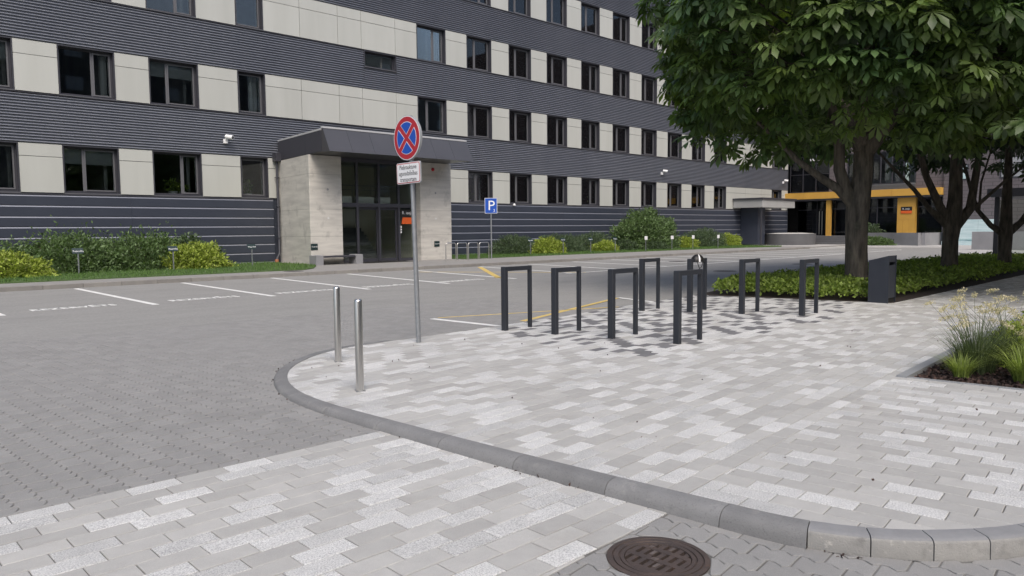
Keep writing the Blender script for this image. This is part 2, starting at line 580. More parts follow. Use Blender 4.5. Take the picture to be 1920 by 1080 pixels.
def bevel_piece(mb, poly, zf, depth=0.018, bev=0.004, mi=0):
    """a paver: top face, a bevelled rim and short sides; zf(x,y) is the height of the top"""
    n = len(poly)
    ins = inset(poly, bev)
    V = [(x, y, zf(x, y)) for x, y in ins] + [(x, y, zf(x, y) - bev * 0.8) for x, y in poly] + [(x, y, zf(x, y) - depth) for x, y in poly]
    F = [tuple(range(n))] + [(n + i, n + (i + 1) % n, (i + 1) % n, i) for i in range(n)] + \
        [(2 * n + i, 2 * n + (i + 1) % n, n + (i + 1) % n, n + i) for i in range(n)]
    mb.add(V, F, mi)

def inside(p, poly):
    x, y = p
    c = False
    for i in range(len(poly)):
        x1, y1 = poly[i - 1]
        x2, y2 = poly[i]
        if (y1 > y) != (y2 > y) and x < (x2 - x1) * (y - y1) / (y2 - y1) + x1:
            c = not c
    return c

# ------------------------------------------------------------------ the ground
def road_z(x, y):
    if y >= 8.6:
        return -0.02
    return -0.02 - 0.08 * min(1.0, (8.6 - y) / 7.6)

mb = MB()
mb.sheet([(-1500, -1500), (1500, -1500), (1500, 1500), (-1500, 1500)], -0.35)
mk('ground', mb, M_ROAD, kind='structure')

# driveway sheet: follows the slight fall towards the street
mb = MB()
MH = (2.95, 2.06)                                   # centre of the gully cover: the sheet has a hole there
HS = 0.34
ys = [-60, -3.0, 1.0, MH[1] - HS, MH[1] + HS, 8.6, 23.6]
def strip_of(xa, xb, a, b):
    mb.add([(xa, a, road_z(0, a) - 0.006), (xb, a, road_z(0, a) - 0.006), (xb, b, road_z(0, b) - 0.006), (xa, b, road_z(0, b) - 0.006)], [(0, 1, 2, 3)], 1 if (b < 8.7 and a > -3.1 and -6.5 < (xa + xb) / 2 < 14) else 0)
for i, (a, b) in enumerate(zip(ys, ys[1:])):
    strip_of(-60, -6, a, b); strip_of(14, 75, a, b)
    if i == 3:
        strip_of(-6, MH[0] - HS, a, b); strip_of(MH[0] + HS, 14, a, b)
    else:
        strip_of(-6, 14, a, b)
for k in range(48):
    q = []
    for t in (2 * math.pi * k / 48, 2 * math.pi * (k + 1) / 48):
        c_, s_ = math.cos(t), math.sin(t)
        e_ = HS / max(abs(c_), abs(s_))
        q += [(MH[0] + 0.24 * c_, MH[1] + 0.24 * s_), (MH[0] + e_ * c_, MH[1] + e_ * s_)]
    mb.add([(x, y, road_z(x, y) - 0.006) for x, y in (q[0], q[1], q[3], q[2])], [(0, 1, 2, 3)], 1)
driveway = mk('driveway', mb, [M_ROAD, M_JOINT2], kind='structure')

def catmull(pts, step=0.05):
    res = []
    P_ = [pts[0]] + list(pts) + [pts[-1]]
    for i in range(1, len(P_) - 2):
        p0, p1, p2, p3 = [Vector(q) for q in P_[i - 1:i + 3]]
        n = max(2, int((p2 - p1).length / step))
        for k in range(n):
            t = k / n
            q = 0.5 * ((2 * p1) + (p2 - p0) * t + (2 * p0 - 5 * p1 + 4 * p2 - p3) * t * t + (3 * p1 - p0 - 3 * p2 + p3) * t ** 3)
            res.append((q.x, q.y))
    res.append(tuple(pts[-1]))
    return res

KERB_PTS = [(5.9, 8.47), (5.55, 8.45), (5.08, 8.39), (4.55, 8.16), (3.98, 7.65), (3.60, 7.03), (3.40, 6.40), (3.345, 5.76), (3.385, 4.85), (3.47, 3.62),
            (3.545, 2.80), (3.61, 2.16), (3.67, 1.72), (3.81, 1.40), (4.04, 1.13), (4.40, 0.88), (4.95, 0.70), (6.0, 0.56), (9.0, 0.42), (16.0, 0.2)]
KIN = catmull(KERB_PTS, 0.06)                       # inner edge, on the pavement side

def normals2(path):
    r = []
    for i in range(len(path)):
        a, b = Vector(path[max(0, i - 1)]), Vector(path[min(len(path) - 1, i + 1)])
        d = (b - a).normalized()
        r.append((d.y, -d.x))                        # right-hand side of travel
    return r

KN = normals2(KIN)
# travelling from the far end round to the near end the road lies on the right-hand side
KW = 0.125
KOUT = [(p[0] + n[0] * KW, p[1] + n[1] * KW) for p, n in zip(KIN, KN)]

# kerb stones
kerb = empty('kerb', (3.4, 4.0, -0.1), kind='structure')
acc = [0.0]
for a, b in zip(KIN, KIN[1:]):
    acc.append(acc[-1] + math.hypot(b[0] - a[0], b[1] - a[1]))

def at_len(s):
    for i in range(1, len(acc)):
        if acc[i] >= s:
            t = (s - acc[i - 1]) / max(1e-9, acc[i] - acc[i - 1])
            return tuple(KIN[i - 1][k] + t * (KIN[i][k] - KIN[i - 1][k]) for k in (0, 1)), tuple(KN[i - 1][k] + t * (KN[i][k] - KN[i - 1][k]) for k in (0, 1))
    return KIN[-1], KN[-1]

s_turn = next(acc[i] for i, p in enumerate(KIN) if p[1] < 1.72)
s0 = 0.0
while s0 < acc[-1] - 0.05:
    worn = s0 > s_turn - 0.05
    ln = 0.26 if worn else 0.72
    if not worn and s0 + ln > s_turn:
        ln = s_turn - s0 + 1e-3
        if ln < 0.1:
            s0 += ln; continue
    s1 = min(acc[-1], s0 + ln)
    gap = 0.0026 if worn else 0.0022
    nseg = max(2, int(ln / 0.1))
    V, F = [], []
    for k in range(nseg + 1):
        s = s0 + gap + (s1 - s0 - 2 * gap) * k / nseg
        p, n = at_len(s)
        zr = road_z(*p) - 0.03
        hgt = -road_z(*p)
        r = min(0.05, 0.75 * hgt) if not worn else 0.02
        fl = 0.012 if not worn else 0.004          # batter of the face
        w = KW + (0.02 if not worn else 0.0)
        prof = [(0.004, -0.04), (0.0, 0.0025), (w - r * 1.4 - fl, 0.002), (w - r * 0.75 - fl, -r * 0.10), (w - r * 0.3 - fl, -r * 0.42), (w - fl * 0.8, -r), (w, zr)]
        V += [(p[0] + n[0] * d, p[1] + n[1] * d, z) for d, z in prof]
    q = 7
    for k in range(nseg):
        F += [(k * q + j, (k + 1) * q + j, (k + 1) * q + j + 1, k * q + j + 1) for j in range(q - 1)]
    F += [tuple(range(q)), tuple(range((nseg + 1) * q - 1, nseg * q - 1, -1))]
    mbk = MB(); mbk.add(V, F)
    if worn:                                        # grey top, paler face
        mbk.m = [1 if (i < nseg * (q - 1) and i % (q - 1) >= 4) else 0 for i in range(len(mbk.f))]
        mk('kerb_stone', mbk, [M_KERB_T, M_KERB_L], kerb, smooth=True)
    else:
        mk('kerb_stone', mbk, M_KERB_D, kerb, smooth=True)
    s0 = s1

# ------------------------------------------------------------------ paving
def half_plane(poly, o, n):
    res = []
    for j, p in enumerate(poly):
        q = poly[j - 1]
        sp = (p[0] - o[0]) * n[0] + (p[1] - o[1]) * n[1]
        sq = (q[0] - o[0]) * n[0] + (q[1] - o[1]) * n[1]
        if (sp >= 0) != (sq >= 0):
            t = sq / (sq - sp)
            res.append((q[0] + t * (p[0] - q[0]), q[1] + t * (p[1] - q[1])))
        if sp >= 0:
            res.append(p)
    return res

def lay(region, lx, ly, ang, org, choose, zf, parent, name, mats, nmax=300, joint=0.0055, bond=None, shape='rect', keep=None):
    """lay pieces lx long by ly wide in rows at an angle, clipped to region; the nearest nmax in view become objects, the rest one mesh"""
    ca, sa = math.cos(ang), math.sin(ang)
    loc = [((x - org[0]) * ca + (y - org[1]) * sa, -(x - org[0]) * sa + (y - org[1]) * ca) for x, y in region]
    u0, u1 = min(p[0] for p in loc), max(p[0] for p in loc)
    v0, v1 = min(p[1] for p in loc), max(p[1] for p in loc)
    pieces = []
    rnd = random.Random(hash(name) % 1000 + 5)
    rnd = random.Random(len(name) * 13 + int(lx * 1000))
    for r in range(math.floor(v0 / ly), math.ceil(v1 / ly) + 1):
        off = (bond(r) if bond else (r * 0.37) % 1.0) * lx
        # quick reject of rows by scanning
        for c in range(math.floor((u0 - off) / lx) - 1, math.ceil((u1 - off) / lx) + 1):
            a0, a1 = c * lx + off + joint / 2, (c + 1) * lx + off - joint / 2
            b0, b1 = r * ly + joint / 2, (r + 1) * ly - joint / 2
            if shape == 'rect':
                base = [(a0, b0), (a1, b0), (a1, b1), (a0, b1)]
            else:
                amp = 0.0155
                def wv(u): return amp * math.tanh(2.2 * math.sin(2 * math.pi * u / (lx * 0.5) + 0.6)) 
                us = [a0 + (a1 - a0) * t for t in (0, 0.16, 0.36, 0.5, 0.66, 0.86, 1)]
                base = [(u, b0 + wv(u)) for u in us] + [(u, b1 + wv(u)) for u in reversed(us)]
            W = [(org[0] + u * ca - v * sa, org[1] + u * sa + v * ca) for u, v in base]
            cx, cy = sum(p[0] for p in W) / len(W), sum(p[1] for p in W) / len(W)
            if keep and not keep(cx, cy):
                continue
            full = all(inside(p, region) for p in W)
            if not full:
                if shape == 'rect':
                    W = clip_poly(region, W)
                    if len(W) < 3 or abs(area(W)) < 0.0012:
                        continue
                    if area(W) < 0:
                        W.reverse()
                else:                                # cut along the nearest stretch of the boundary
                    best = None
                    for i in range(len(region)):
                        (ax, ay), (bx, by) = region[i - 1], region[i]
                        if min(ax, bx) - 0.25 > cx or max(ax, bx) + 0.25 < cx or min(ay, by) - 0.25 > cy or max(ay, by) + 0.25 < cy:
                            continue
                        l2 = (bx - ax) ** 2 + (by - ay) ** 2
                        if l2 < 1e-9: continue
                        t_ = max(0, min(1, ((cx - ax) * (bx - ax) + (cy - ay) * (by - ay)) / l2))
                        dd = math.hypot(ax + t_ * (bx - ax) - cx, ay + t_ * (by - ay) - cy)
                        if best is None or dd < best[0]:
                            best = (dd, (ax, ay), (bx, by))
                    if best is None:
                        continue
                    (ax, ay), (bx, by) = best[1], best[2]
                    W = half_plane(W, (ax, ay), (-(by - ay), bx - ax))
                    if len(W) < 3 or abs(area(W)) < 0.0015:
                        continue
            if shape != 'rect' and min(math.hypot(p[0] - MH[0], p[1] - MH[1]) for p in W) < 0.25:
                dc = math.hypot(cx - MH[0], cy - MH[1])
                if dc < 0.19:
                    continue
                nx, ny = (cx - MH[0]) / dc, (cy - MH[1]) / dc
                W = half_plane(W, (MH[0] + nx * 0.2475, MH[1] + ny * 0.2475), (nx, ny))
                full = False
                if len(W) < 3 or abs(area(W)) < 0.0012:
                    continue
            mi = choose(cx, cy, rnd)
            dz = rnd.uniform(-0.0012, 0.0012)
            d = in_view((cx, cy, 0.0))
            pieces.append((d if d is not None else 1e9 + cx, W, mi, dz, full, (cx, cy), len(pieces)))
    pieces.sort(key=lambda t: (t[0], t[6]))
    shared = {}
    rest = MB()
    for k, (d, W, mi, dz, full, c, _) in enumerate(pieces):
        if k < nmax and d < 1e8:
            zc = zf(*c)
            if full:
                key = mi if shape == 'rect' else (mi, round(((c[0] - org[0]) * ca + (c[1] - org[1]) * sa) % (lx * 0.5), 3))
                if key not in shared:
                    m_ = MB()
                    pl = [((x - c[0]) * ca + (y - c[1]) * sa, -(x - c[0]) * sa + (y - c[1]) * ca) for x, y in W]
                    bevel_piece(m_, pl, lambda x, y: 0.0)
                    shared[key] = to_mesh(name, m_, mats[mi])
                o = inst(name, shared[key], (c[0], c[1], zc + dz), parent, ang)
                gy = (zf(c[0], c[1] + 0.1) - zf(c[0], c[1] - 0.1)) / 0.2
                if abs(gy) > 1e-5:
                    o.rotation_euler = (math.atan(gy), 0, ang)
            else:
                m_ = MB()
                bevel_piece(m_, [(x, y) for x, y in W], lambda x, y: zf(x, y) + dz)
                mk(name, m_, mats[mi], parent)
        else:
            bevel_piece(rest, W, lambda x, y, dz=dz: zf(x, y) + dz, mi=mi)
    if rest.v:
        mk(name + '_field', rest, mats, parent, kind='stuff')
    return len(pieces)

flat = lambda x, y: 0.0
DIV = lambda x: 2.31 + (x - 3.60) * 0.088          # the line where the slab direction turns
i_div = next(i for i, p in enumerate(KIN) if p[1] < DIV(p[0]))
far_line = [(14.72, 9.28), (13.2, 9.10), (9.0, 8.66), (6.9, 8.50)]
BED2 = (7.93, 2.60)                                 # corner of the ornamental grass bed
main_region = far_line + KIN[:i_div] + [(3.59, 2.315), (BED2[0], DIV(BED2[0])), (34.0, 4.3), (34.0, 5.75), (15.55, 5.38), (14.72, 9.0)]
near_region = [(3.60, 2.31)] + KIN[i_div:] + [(16.0, 0.25), (8.35, 0.35), (8.20, 0.45), (7.93, DIV(7.93))]
near_region = [p for p in near_region if p[0] < 8.36 or p[1] > 5]
near_region = [(3.60, 2.31)] + [p for p in KIN[i_div:] if p[0] < 8.1] + [(8.17, 0.47), (BED2[0], DIV(BED2[0]) - 0.001)]
if area(main_region) < 0: main_region.reverse()
if area(near_region) < 0: near_region.reverse()

mb = MB()
mb.sheet(main_region, -0.0125, 0)
pavement = mk('pavement', mb, M_JOINT, kind='structure')
mb = MB()
mb.sheet(near_region, -0.0125, 0)
mk('joint_bed', mb, M_JOINT, pavement)

LAST = {'d': 0, 'g': 0}
def pick_main(x, y, r):
    if 7.15 + (8.6 - y) * 0.03 < x < 15.2 and y > 5.25 + 0.08 * math.sin(x * 3) + max(0, (x - 13) * 0.3):
        k = r.random() < (0.12 if LAST['d'] else 0.46)
        LAST['d'] = k
        return 2 if k else (1 if r.random() < 0.88 else 0)
    k = r.random() < (0.24 if LAST['g'] else 0.5)
    LAST['g'] = k
    return 1 if k else 0
def pick_plain(x, y, r):
    k = r.random() < (0.32 if LAST['g'] else 0.52)
    LAST['g'] = k
    return 1 if k else 0

A_MAIN = math.radians(4.5)
lay(main_region, 0.292, 0.137, A_MAIN, (3.6, 2.31), pick_main, flat, pavement, 'paving_slab', [M_SLAB, M_GRAN, M_DARKSLAB], 190)
lay(near_region, 0.292, 0.150, math.radians(-83.5), (3.6, 2.31), pick_plain, flat, pavement, 'paving_slab', [M_SLAB, M_GRAN, M_DARKSLAB], 110)

# the crossing: a strip of the same slabs at carriageway level
S_Y0 = lambda x: 2.30 + (x - 2.44) * 0.05
i_a = next(i for i, p in enumerate(KOUT) if p[1] < 4.875)
i_b = next(i for i, p in enumerate(KOUT) if p[1] < S_Y0(p[0]))
strip_region = [(-6.0, 4.865), (-6.0, S_Y0(-6.0))] + [(3.52, S_Y0(3.52))] + [(p[0] + 0.015, p[1]) for p in reversed(KOUT[i_a:i_b])] + [(3.40, 4.87)]
if area(strip_region) < 0: strip_region.reverse()
mb = MB()
mb.add([(x, y, road_z(x, y) - 0.004) for x, y in [(-6.0, 4.865), (-6, 2.0), (3.5, 2.34), (3.43, 4.865)]], [(0, 1, 2, 3)])
crossing = mk('crossing', mb, M_JOINT, kind='structure')
rz = lambda x, y: road_z(x, y) + 0.004
lay(strip_region, 0.302, 0.141, 0.0, (0.0, 4.865), pick_plain, rz, crossing, 'crossing_slab', [M_SLAB, M_GRAN], 290)

# wavy interlocking blocks of the driveway, near the camera
rd = lambda x, y: road_z(x, y)
i_c = next(i for i, p in enumerate(KOUT) if p[1] < 4.87)
drive_region = [(-6, 4.87), (3.33, 4.88)] + [(p[0] + 0.02 * 0, p[1]) for p in reversed(KOUT[:i_c])] + [(6.6, 8.64), (9.0, 8.78), (11.0, 9.0), (11.0, 12.5), (-6, 12.5)]
street_region = [(-6.0, S_Y0(-6.0) - 0.004), (-6, -3), (14.0, -3), (14.0, 0.1)] + [p for p in reversed(KOUT) if p[0] < 13.9 and p[1] < S_Y0(p[0])] + [(3.48, S_Y0(3.48) - 0.004)]
for reg in (drive_region, street_region):
    if area(reg) < 0: reg.reverse()
def vis(x, y): return in_view((x, y, 0), 0.6) is not None
lay(drive_region, 0.196, 0.142, math.radians(-86.5), (1.0, 5.0), lambda x, y, r: 0, rd, driveway, 'driveway_block', [M_COBBLE], 190, shape='wave', joint=0.005,
    bond=lambda r: 0.5 * (r % 2), keep=vis)
lay(street_region, 0.215, 0.147, math.radians(-84), (3.6, 1.6), lambda x, y, r: 0, rd, driveway, 'driveway_block', [M_COBBLE], 110, shape='wave', joint=0.008,
    bond=lambda r: 0.5 * (r % 2), keep=vis)

# ------------------------------------------------------------------ road markings
markings = empty('road_markings', (12, 17, -0.02), kind='structure')
ZM = -0.02 - 0.006 + 0.005

def stripe(p, q, w, m, name='painted_line'):
    ZM = -0.0155 if p[1] < 13 else -0.021
    p, q = Vector(p), Vector(q)
    d = (q - p).normalized()
    n = Vector((-d.y, d.x)) * (w / 2)
    b = MB()
    b.prism([tuple(p - n), tuple(q - n), tuple(q + n), tuple(p + n)], ZM - 0.004, ZM, 0)
    mk(name, b, m, markings)

far_x = [2.85 + 2.88 * i for i in range(6)]
for x in far_x:
    stripe((x, 23.3), (x - 0.075 * max(0, x - 4), 16.7), 0.13, M_WHITE_PAINT)
for i in range(12):
    x = 20.65 + 2.88 * i
    stripe((x, 23.3), (x - 1.0, 17.4), 0.13, M_WHITE_PAINT)
stripe((19.3, 17.3), (52, 17.6), 0.1, M_WHITE_PAINT)
lm = text_mesh('REZERVĒTS', 0.62, 0.001, spacing=1.12, bold=0.022)
wd = max(v.co.x for v in lm.vertices)
lm.materials.clear(); lm.materials.append(M_WHITE_PAINT)
for x0, x1 in ((3.43, 5.0), (6.11, 7.69), (8.68, 10.26), (11.2, 12.78), (13.83, 15.45)):
    o = inst('painted_lettering', lm, (x0, 17.2, ZM), markings)
    o.scale = ((x1 - x0) / wd, 0.75, 1)
for p, q, w, m in (((8.1, 10.26), (11.6, 9.05), 0.045, M_YELLOW_PAINT), ((8.75, 8.83), (13.1, 10.25), 0.10, M_YELLOW_PAINT),
                   ((7.94, 10.22), (8.05, 8.62), 0.11, M_WHITE_PAINT), ((13.15, 10.27), (12.85, 9.15), 0.11, M_WHITE_PAINT),
                   ((20.45, 23.1), (16.2, 17.4), 0.20, M_YELLOW_PAINT), ((16.7, 22.2), (20.2, 17.2), 0.10, M_YELLOW_PAINT)):
    stripe(p, q, w, m)

# ------------------------------------------------------------------ far kerb, sidewalk, lawns
fk = empty('far_kerb', (25, 23.6, -0.02), kind='structure')
kme = MB(); kme.cbox(-0.497, 0.497, 0, 0.15, 0, 0.125, 0.012)
kme = to_mesh('kerb_stone', kme, M_KERB_FAR)
restk = MB()
for i in range(-14, 66):
    if i < 60 and in_view((i + 0.5, 23.6, 0), 0.05):
        inst('kerb_stone', kme, (i + 0.5, 23.6, -0.026), fk)
mb = MB()
mb.box(-40, 53, 23.75, 32.0, -0.2, 0.096)
mk('sidewalk', mb, M_SIDEWALK, kind='structure')

def blades(poly, n, h0, h1, w, z, seed, lean=0.35):
    rg = np.random.default_rng(seed)
    xs = [p[0] for p in poly]; ysn = [p[1] for p in poly]
    pts = []
    while len(pts) < n:
        x, y = rg.uniform(min(xs), max(xs)), rg.uniform(min(ysn), max(ysn))
        if inside((x, y), poly):
            pts.append((x, y, z))
    P_ = np.array(pts)
    a = rg.uniform(0, 2 * np.pi, n)
    h = rg.uniform(h0, h1, n)
    side = np.stack([np.cos(a), np.sin(a), np.zeros(n)], 1) * (w / 2)
    tip = P_ + np.stack([np.cos(a + 1.5) * lean * h * rg.uniform(-1, 1, n), np.sin(a + 1.5) * lean * h * rg.uniform(-1, 1, n), h], 1)
    V = np.concatenate([P_ - side, P_ + side, tip])
    i = np.arange(n)
    return V, np.stack([i, i + n, i + 2 * n], 1)

lawnL = [(-14, 25.55), (8, 25.2), (13.6, 24.95), (14.3, 25.6), (15.2, 27.0), (15.72, 28.3), (15.72, 31.93), (-14, 31.93)]
lawnR = [(23.4, 27.6), (30, 27.45), (42, 27.1), (48, 26.4), (51.5, 25.5), (52.5, 26.0), (53, 31.93), (23.4, 31.93)]
for k, poly in enumerate((lawnL, lawnR)):
    mb = MB(); mb.prism(poly, 0.02, 0.125, 0)
    lw = mk('lawn', mb, M_LAWN, kind='structure')
    V, F = blades(poly, 26000, 0.04, 0.11, 0.022, 0.12, 20 + k)
    np_obj('grass', V, F, M_GRASS, (V[:, 0].mean(), V[:, 1].mean(), 0.12), lw, kind='stuff')

# ------------------------------------------------------------------ main office building
YF = 32.0
BX0, BX1 = -14.0, 65.6
ROWS = [(3.0, 4.79), (6.63, 8.46), (10.34, 12.15), (14.0, 15.81), (17.66, 19.47)]
office = empty('office_building', (25.8, 35.0, 0.0), 'long office block with beige panels and dark corrugated bands behind the lawn', 'building')

right_w = [(27.55 + 3.195 * i, 29.38 + 3.195 * i) for i in range(9)] + [(62.6, 64.43)]
left_w = [(-8.5, -6.55), (-5.3, -3.35), (-2.1, -0.15), (1.1, 3.05), (4.3, 6.25), (7.66, 9.60), (10.86, 12.81), (14.50, 15.76)]
cols = {0: left_w + right_w}
for r in (1, 2, 3, 4):
    cols[r] = left_w + [(24.15, 26.07)] + right_w

WCACHE = {}

def window_meshes(W, H, side):
    key = (round(W, 2), round(H, 2), side)
    if key in WCACHE:
        return WCACHE[key]
    t, fr = 0.035, 0.07
    y0, y1 = -0.012, 0.30
    b = MB()      # dark lining of the opening and the outer frame
    b.box(0, t, y0, y1, 0, H); b.box(W - t, W, y0, y1, 0, H)
    b.box(t, W - t, y0, y1, H - t, H); b.box(t, W - t, y0, y1, 0, t)
    f0, f1 = 0.215, 0.275
    b.box(t, t + fr, f0, f1, t, H - t); b.box(W - t - fr, W - t, f0, f1, t, H - t)
    b.box(t + fr, W - t - fr, f0, f1, H - t - fr, H - t); b.box(t + fr, W - t - fr, f0, f1, t, t + fr)
    frame = to_mesh('window', b, M_FRAME)
    xa, xb, za, zb = t + fr, W - t - fr, t + fr, H - t - fr
    if W < 1.4:
        xm = None
    else:
        xm = xa + (xb - xa) * (0.36 if side else 0.62)
    b = MB()
    cas = 0.05
    if xm is None:
        p0, p1 = xa, xb
    else:
        b.box(xm - 0.035, xm + 0.035, f0 + 0.003, f1 - 0.003, za, zb)
        p0, p1 = (xm + 0.035, xb) if not side else (xa, xm - 0.035)
        if side:
            p0, p1 = xm + 0.035, xb
    b.box(p0, p0 + cas, 0.195, 0.255, za, zb); b.box(p1 - cas, p1, 0.195, 0.255, za, zb)
    b.box(p0 + cas, p1 - cas, 0.195, 0.255, zb - cas, zb); b.box(p0 + cas, p1 - cas, 0.195, 0.255, za, za + cas)
    case = to_mesh('casement_frame', b, M_CASE)
    panes = []
    for a, c in ([(xa, xb)] if xm is None else [(xa, xm - 0.036), (xm + 0.036, xb)]):
        b = MB(); b.box(a + 0.001, c - 0.001, 0.240, 0.248, za, zb)
        panes.append(to_mesh('pane', b, M_GLASS))
    b = MB()
    b.box(0.0, 0.03, 0.301, 0.52, 0, H); b.box(W - 0.10, W, 0.301, 0.52, 0, H)
    b.box(0.03, W - 0.10, 0.301, 0.52, H - 0.04, H); b.box(0.03, W - 0.10, 0.301, 0.60, 0, 0.04)
    rev = to_mesh('inner_reveal', b, M_REVEAL)
    b = MB(); b.box(-0.01, W + 0.01, -0.055, 0.19, -0.025, 0.0)
    sill = to_mesh('sill', b, M_CASE)
    WCACHE[key] = (frame, case, panes, rev, sill)
    return WCACHE[key]

rw = random.Random(3)

def add_window(x0, x1, z0, z1, side, yoff=0.0):
    fr, case, panes, rev, sill = window_meshes(x1 - x0, z1 - z0, side)
    w = inst('window', fr, (x0, YF + yoff, z0), office)
    inst('casement_frame', case, (x0, YF + yoff, z0), w)
    for p in panes:
        inst('pane', p, (x0, YF + yoff, z0), w)
    inst('inner_reveal', rev, (x0, YF + yoff, z0), w)
    inst('sill', sill, (x0, YF + yoff, z0), w)
    return w

blinds = {}
backing = MB()
SIDE = {1: [1, 0, 0, 1], 0: [1, 0, 0, 1]}
for r, (z0, z1) in enumerate(ROWS):
    ws = cols[r]
    edge = BX0
    panels = []
    for k, (a, b) in enumerate(ws):
        # windows that stand behind or above the portal are left closed on the ground row
        panels.append((edge, a)); edge = b
        wnd = add_window(a, b, z0, z1, (k * 7 + r * 3) % 5 in (1, 3, 4) if a > 20 else (k + r) % 2)
        if rw.random() < 0.6:
            cw = rw.uniform(0.18, 0.5)
            c0 = b - 0.14 - cw if rw.random() < 0.75 else a + 0.1
            cm = MB()
            k2 = 10
            fold = [(c0 + cw * i / k2, YF + 0.56 + 0.025 * (i % 2)) for i in range(k2 + 1)]
            cm.add([(x, y, z0 + 0.07) for x, y in fold] + [(x, y, z1 - 0.05) for x, y in fold], [(i, i + 1, k2 + 2 + i, k2 + 1 + i) for i in range(k2)])
            mk('curtain', cm, M_CURTAIN, wnd)
        # some roller blinds inside
        if rw.random() < 0.32 and a > 0:
            hb = rw.uniform(0.25, 0.75)
            bm_ = MB(); bm_.box(a + 0.12, b - 0.13, YF + 0.32, YF + 0.33, z1 - 0.1 - hb, z1 - 0.05)
            mk('roller_blind', bm_, M_BLIND, wnd)
    panels.append((edge, BX1))
    for a, b in panels:
        if r == 0 and a < 16 and b > 26:
            cuts = [a, 16.2, 26.2, b]
        elif b - a > 7 and a > 50:
            cuts = [a] + [a + (b - a) * t for t in (0.4, 0.75)] + [b]
        elif b - a > 7:
            cuts = [a, 17.52, 19.50, 20.80, 22.80, b] if a > 14 else [a] + [a + (b - a) * t for t in (0.5,)] + [b]
        else:
            cuts = [a, b]
        for c0, c1 in zip(cuts, cuts[1:]):
            zj = z0 + 1.32
            for p, q in ((z0, zj), (zj, z1)):
                m_ = MB()
                m_.box(c0 + 0.010, c1 - 0.010, YF, YF + 0.05, p + 0.010, q - 0.010)
                mk('facade_panel', m_, M_PANEL, office)
        backing.box(a + 0.001, b - 0.001, YF + 0.055, YF + 0.52, z0, z1)
# backing of the bands and the base
lv = [0.0] + [z for r in ROWS for z in r] + [21.6]
for i in range(0, len(lv), 2):
    if i == 4:
        backing.box(BX0, 20.93, YF + 0.06, YF + 0.52, lv[i], lv[i + 1]); backing.box(22.84, BX1, YF + 0.06, YF + 0.52, lv[i], lv[i + 1])
        backing.box(20.93, 22.84, YF + 0.06, YF + 0.52, lv[i], 9.51)
    else:
        backing.box(BX0, BX1, YF + 0.06, YF + 0.52, lv[i], lv[i + 1])
backing.box(BX0, BX0 + 0.3, YF + 0.47, YF + 14, 0, 21.6)
backing.box(BX1 - 0.3, BX1, YF + 0.47, YF + 14, 0, 21.6)
backing.box(BX0, BX1, YF + 14.0, YF + 14.3, 0, 21.6)
backing.box(BX0, BX1, YF + 0.05, YF + 14.3, 21.61, 21.9)
mk('wall', backing, M_CLAD, office)
room = MB()
for z in (2.0, 5.72, 9.4, 13.06, 16.7, 20.4):
    room.box(BX0 + 0.31, BX1 - 0.31, YF + 0.53, YF + 7.5, z, z + 0.3)
room.box(BX0 + 0.31, BX1 - 0.31, YF + 6.0, YF + 6.2, 0.0, 21.5)
mk('interior', room, M_ROOM, office)
part = MB()
for i in range(24):
    x = -10 + i * 3.2
    if x < 15 or x > 24:
        part.box(x, x + 0.12, YF + 0.6, YF + 5.9, 2.31, 21.4)
mk('partition', part, M_ROOM, office)

def corrugated(x0, x1, z0, z1, y=YF, per=0.1022, amp=0.026):
    n = int((z1 - z0) / per)
    per = (z1 - z0) / n
    prof = []
    for i in range(n):                                   # rounded ribs with narrow recessed grooves
        for t, dy in ((0.0, 0.040), (0.18, 0.037), (0.29, -0.012), (0.42, -0.028), (0.56, -0.020), (0.72, 0.010), (0.84, 0.038)):
            prof.append((y + dy, z0 + (i + t) * per))
    prof.append((y + 0.035, z1))
    b = MB()
    b.extrude_x(prof, x0, x1, closed=False)
    mk('corrugated_band', b, M_CORR, office, smooth=False)

bands = [(4.79, 6.63), (8.46, 10.34), (12.15, 14.0), (15.81, 17.66), (19.47, 21.6)]
for i, (a, b) in enumerate(bands):
    a2, b2 = a + 0.005, b - 0.055
    if i == 1:
        corrugated(BX0, 20.93, a2, b2); corrugated(22.84, BX1, a2, b2); corrugated(20.93, 22.84, a2, 9.50)
    else:
        corrugated(BX0, BX1, a2, b2)
    f_ = MB(); f_.box(BX0, BX1 if i else BX1, YF - 0.04, YF + 0.058, b - 0.05, b - 0.028)
    if i == 1:
        f_ = MB(); f_.box(BX0, 20.92, YF - 0.04, YF + 0.058, b - 0.05, b - 0.028); f_.box(22.85, BX1, YF - 0.04, YF + 0.058, b - 0.05, b - 0.028)
    mk('flashing', f_, M_FRAME, office)
# the small window set in the second band
fr, case, panes, rev, sill = window_meshes(1.90, 0.79, 0)
sw = inst('window', fr, (20.935, YF - 0.02, 9.51), office)
for p in panes[:]:
    inst('pane', p, (20.935, YF - 0.02, 9.51), sw)
inst('sill', sill, (20.935, YF - 0.02, 9.51), sw)
b = MB(); b.box(20.94, 22.83, YF + 0.3, YF + 0.34, 9.52, 10.3)
mk('room_back', b, M_ROOM, sw)

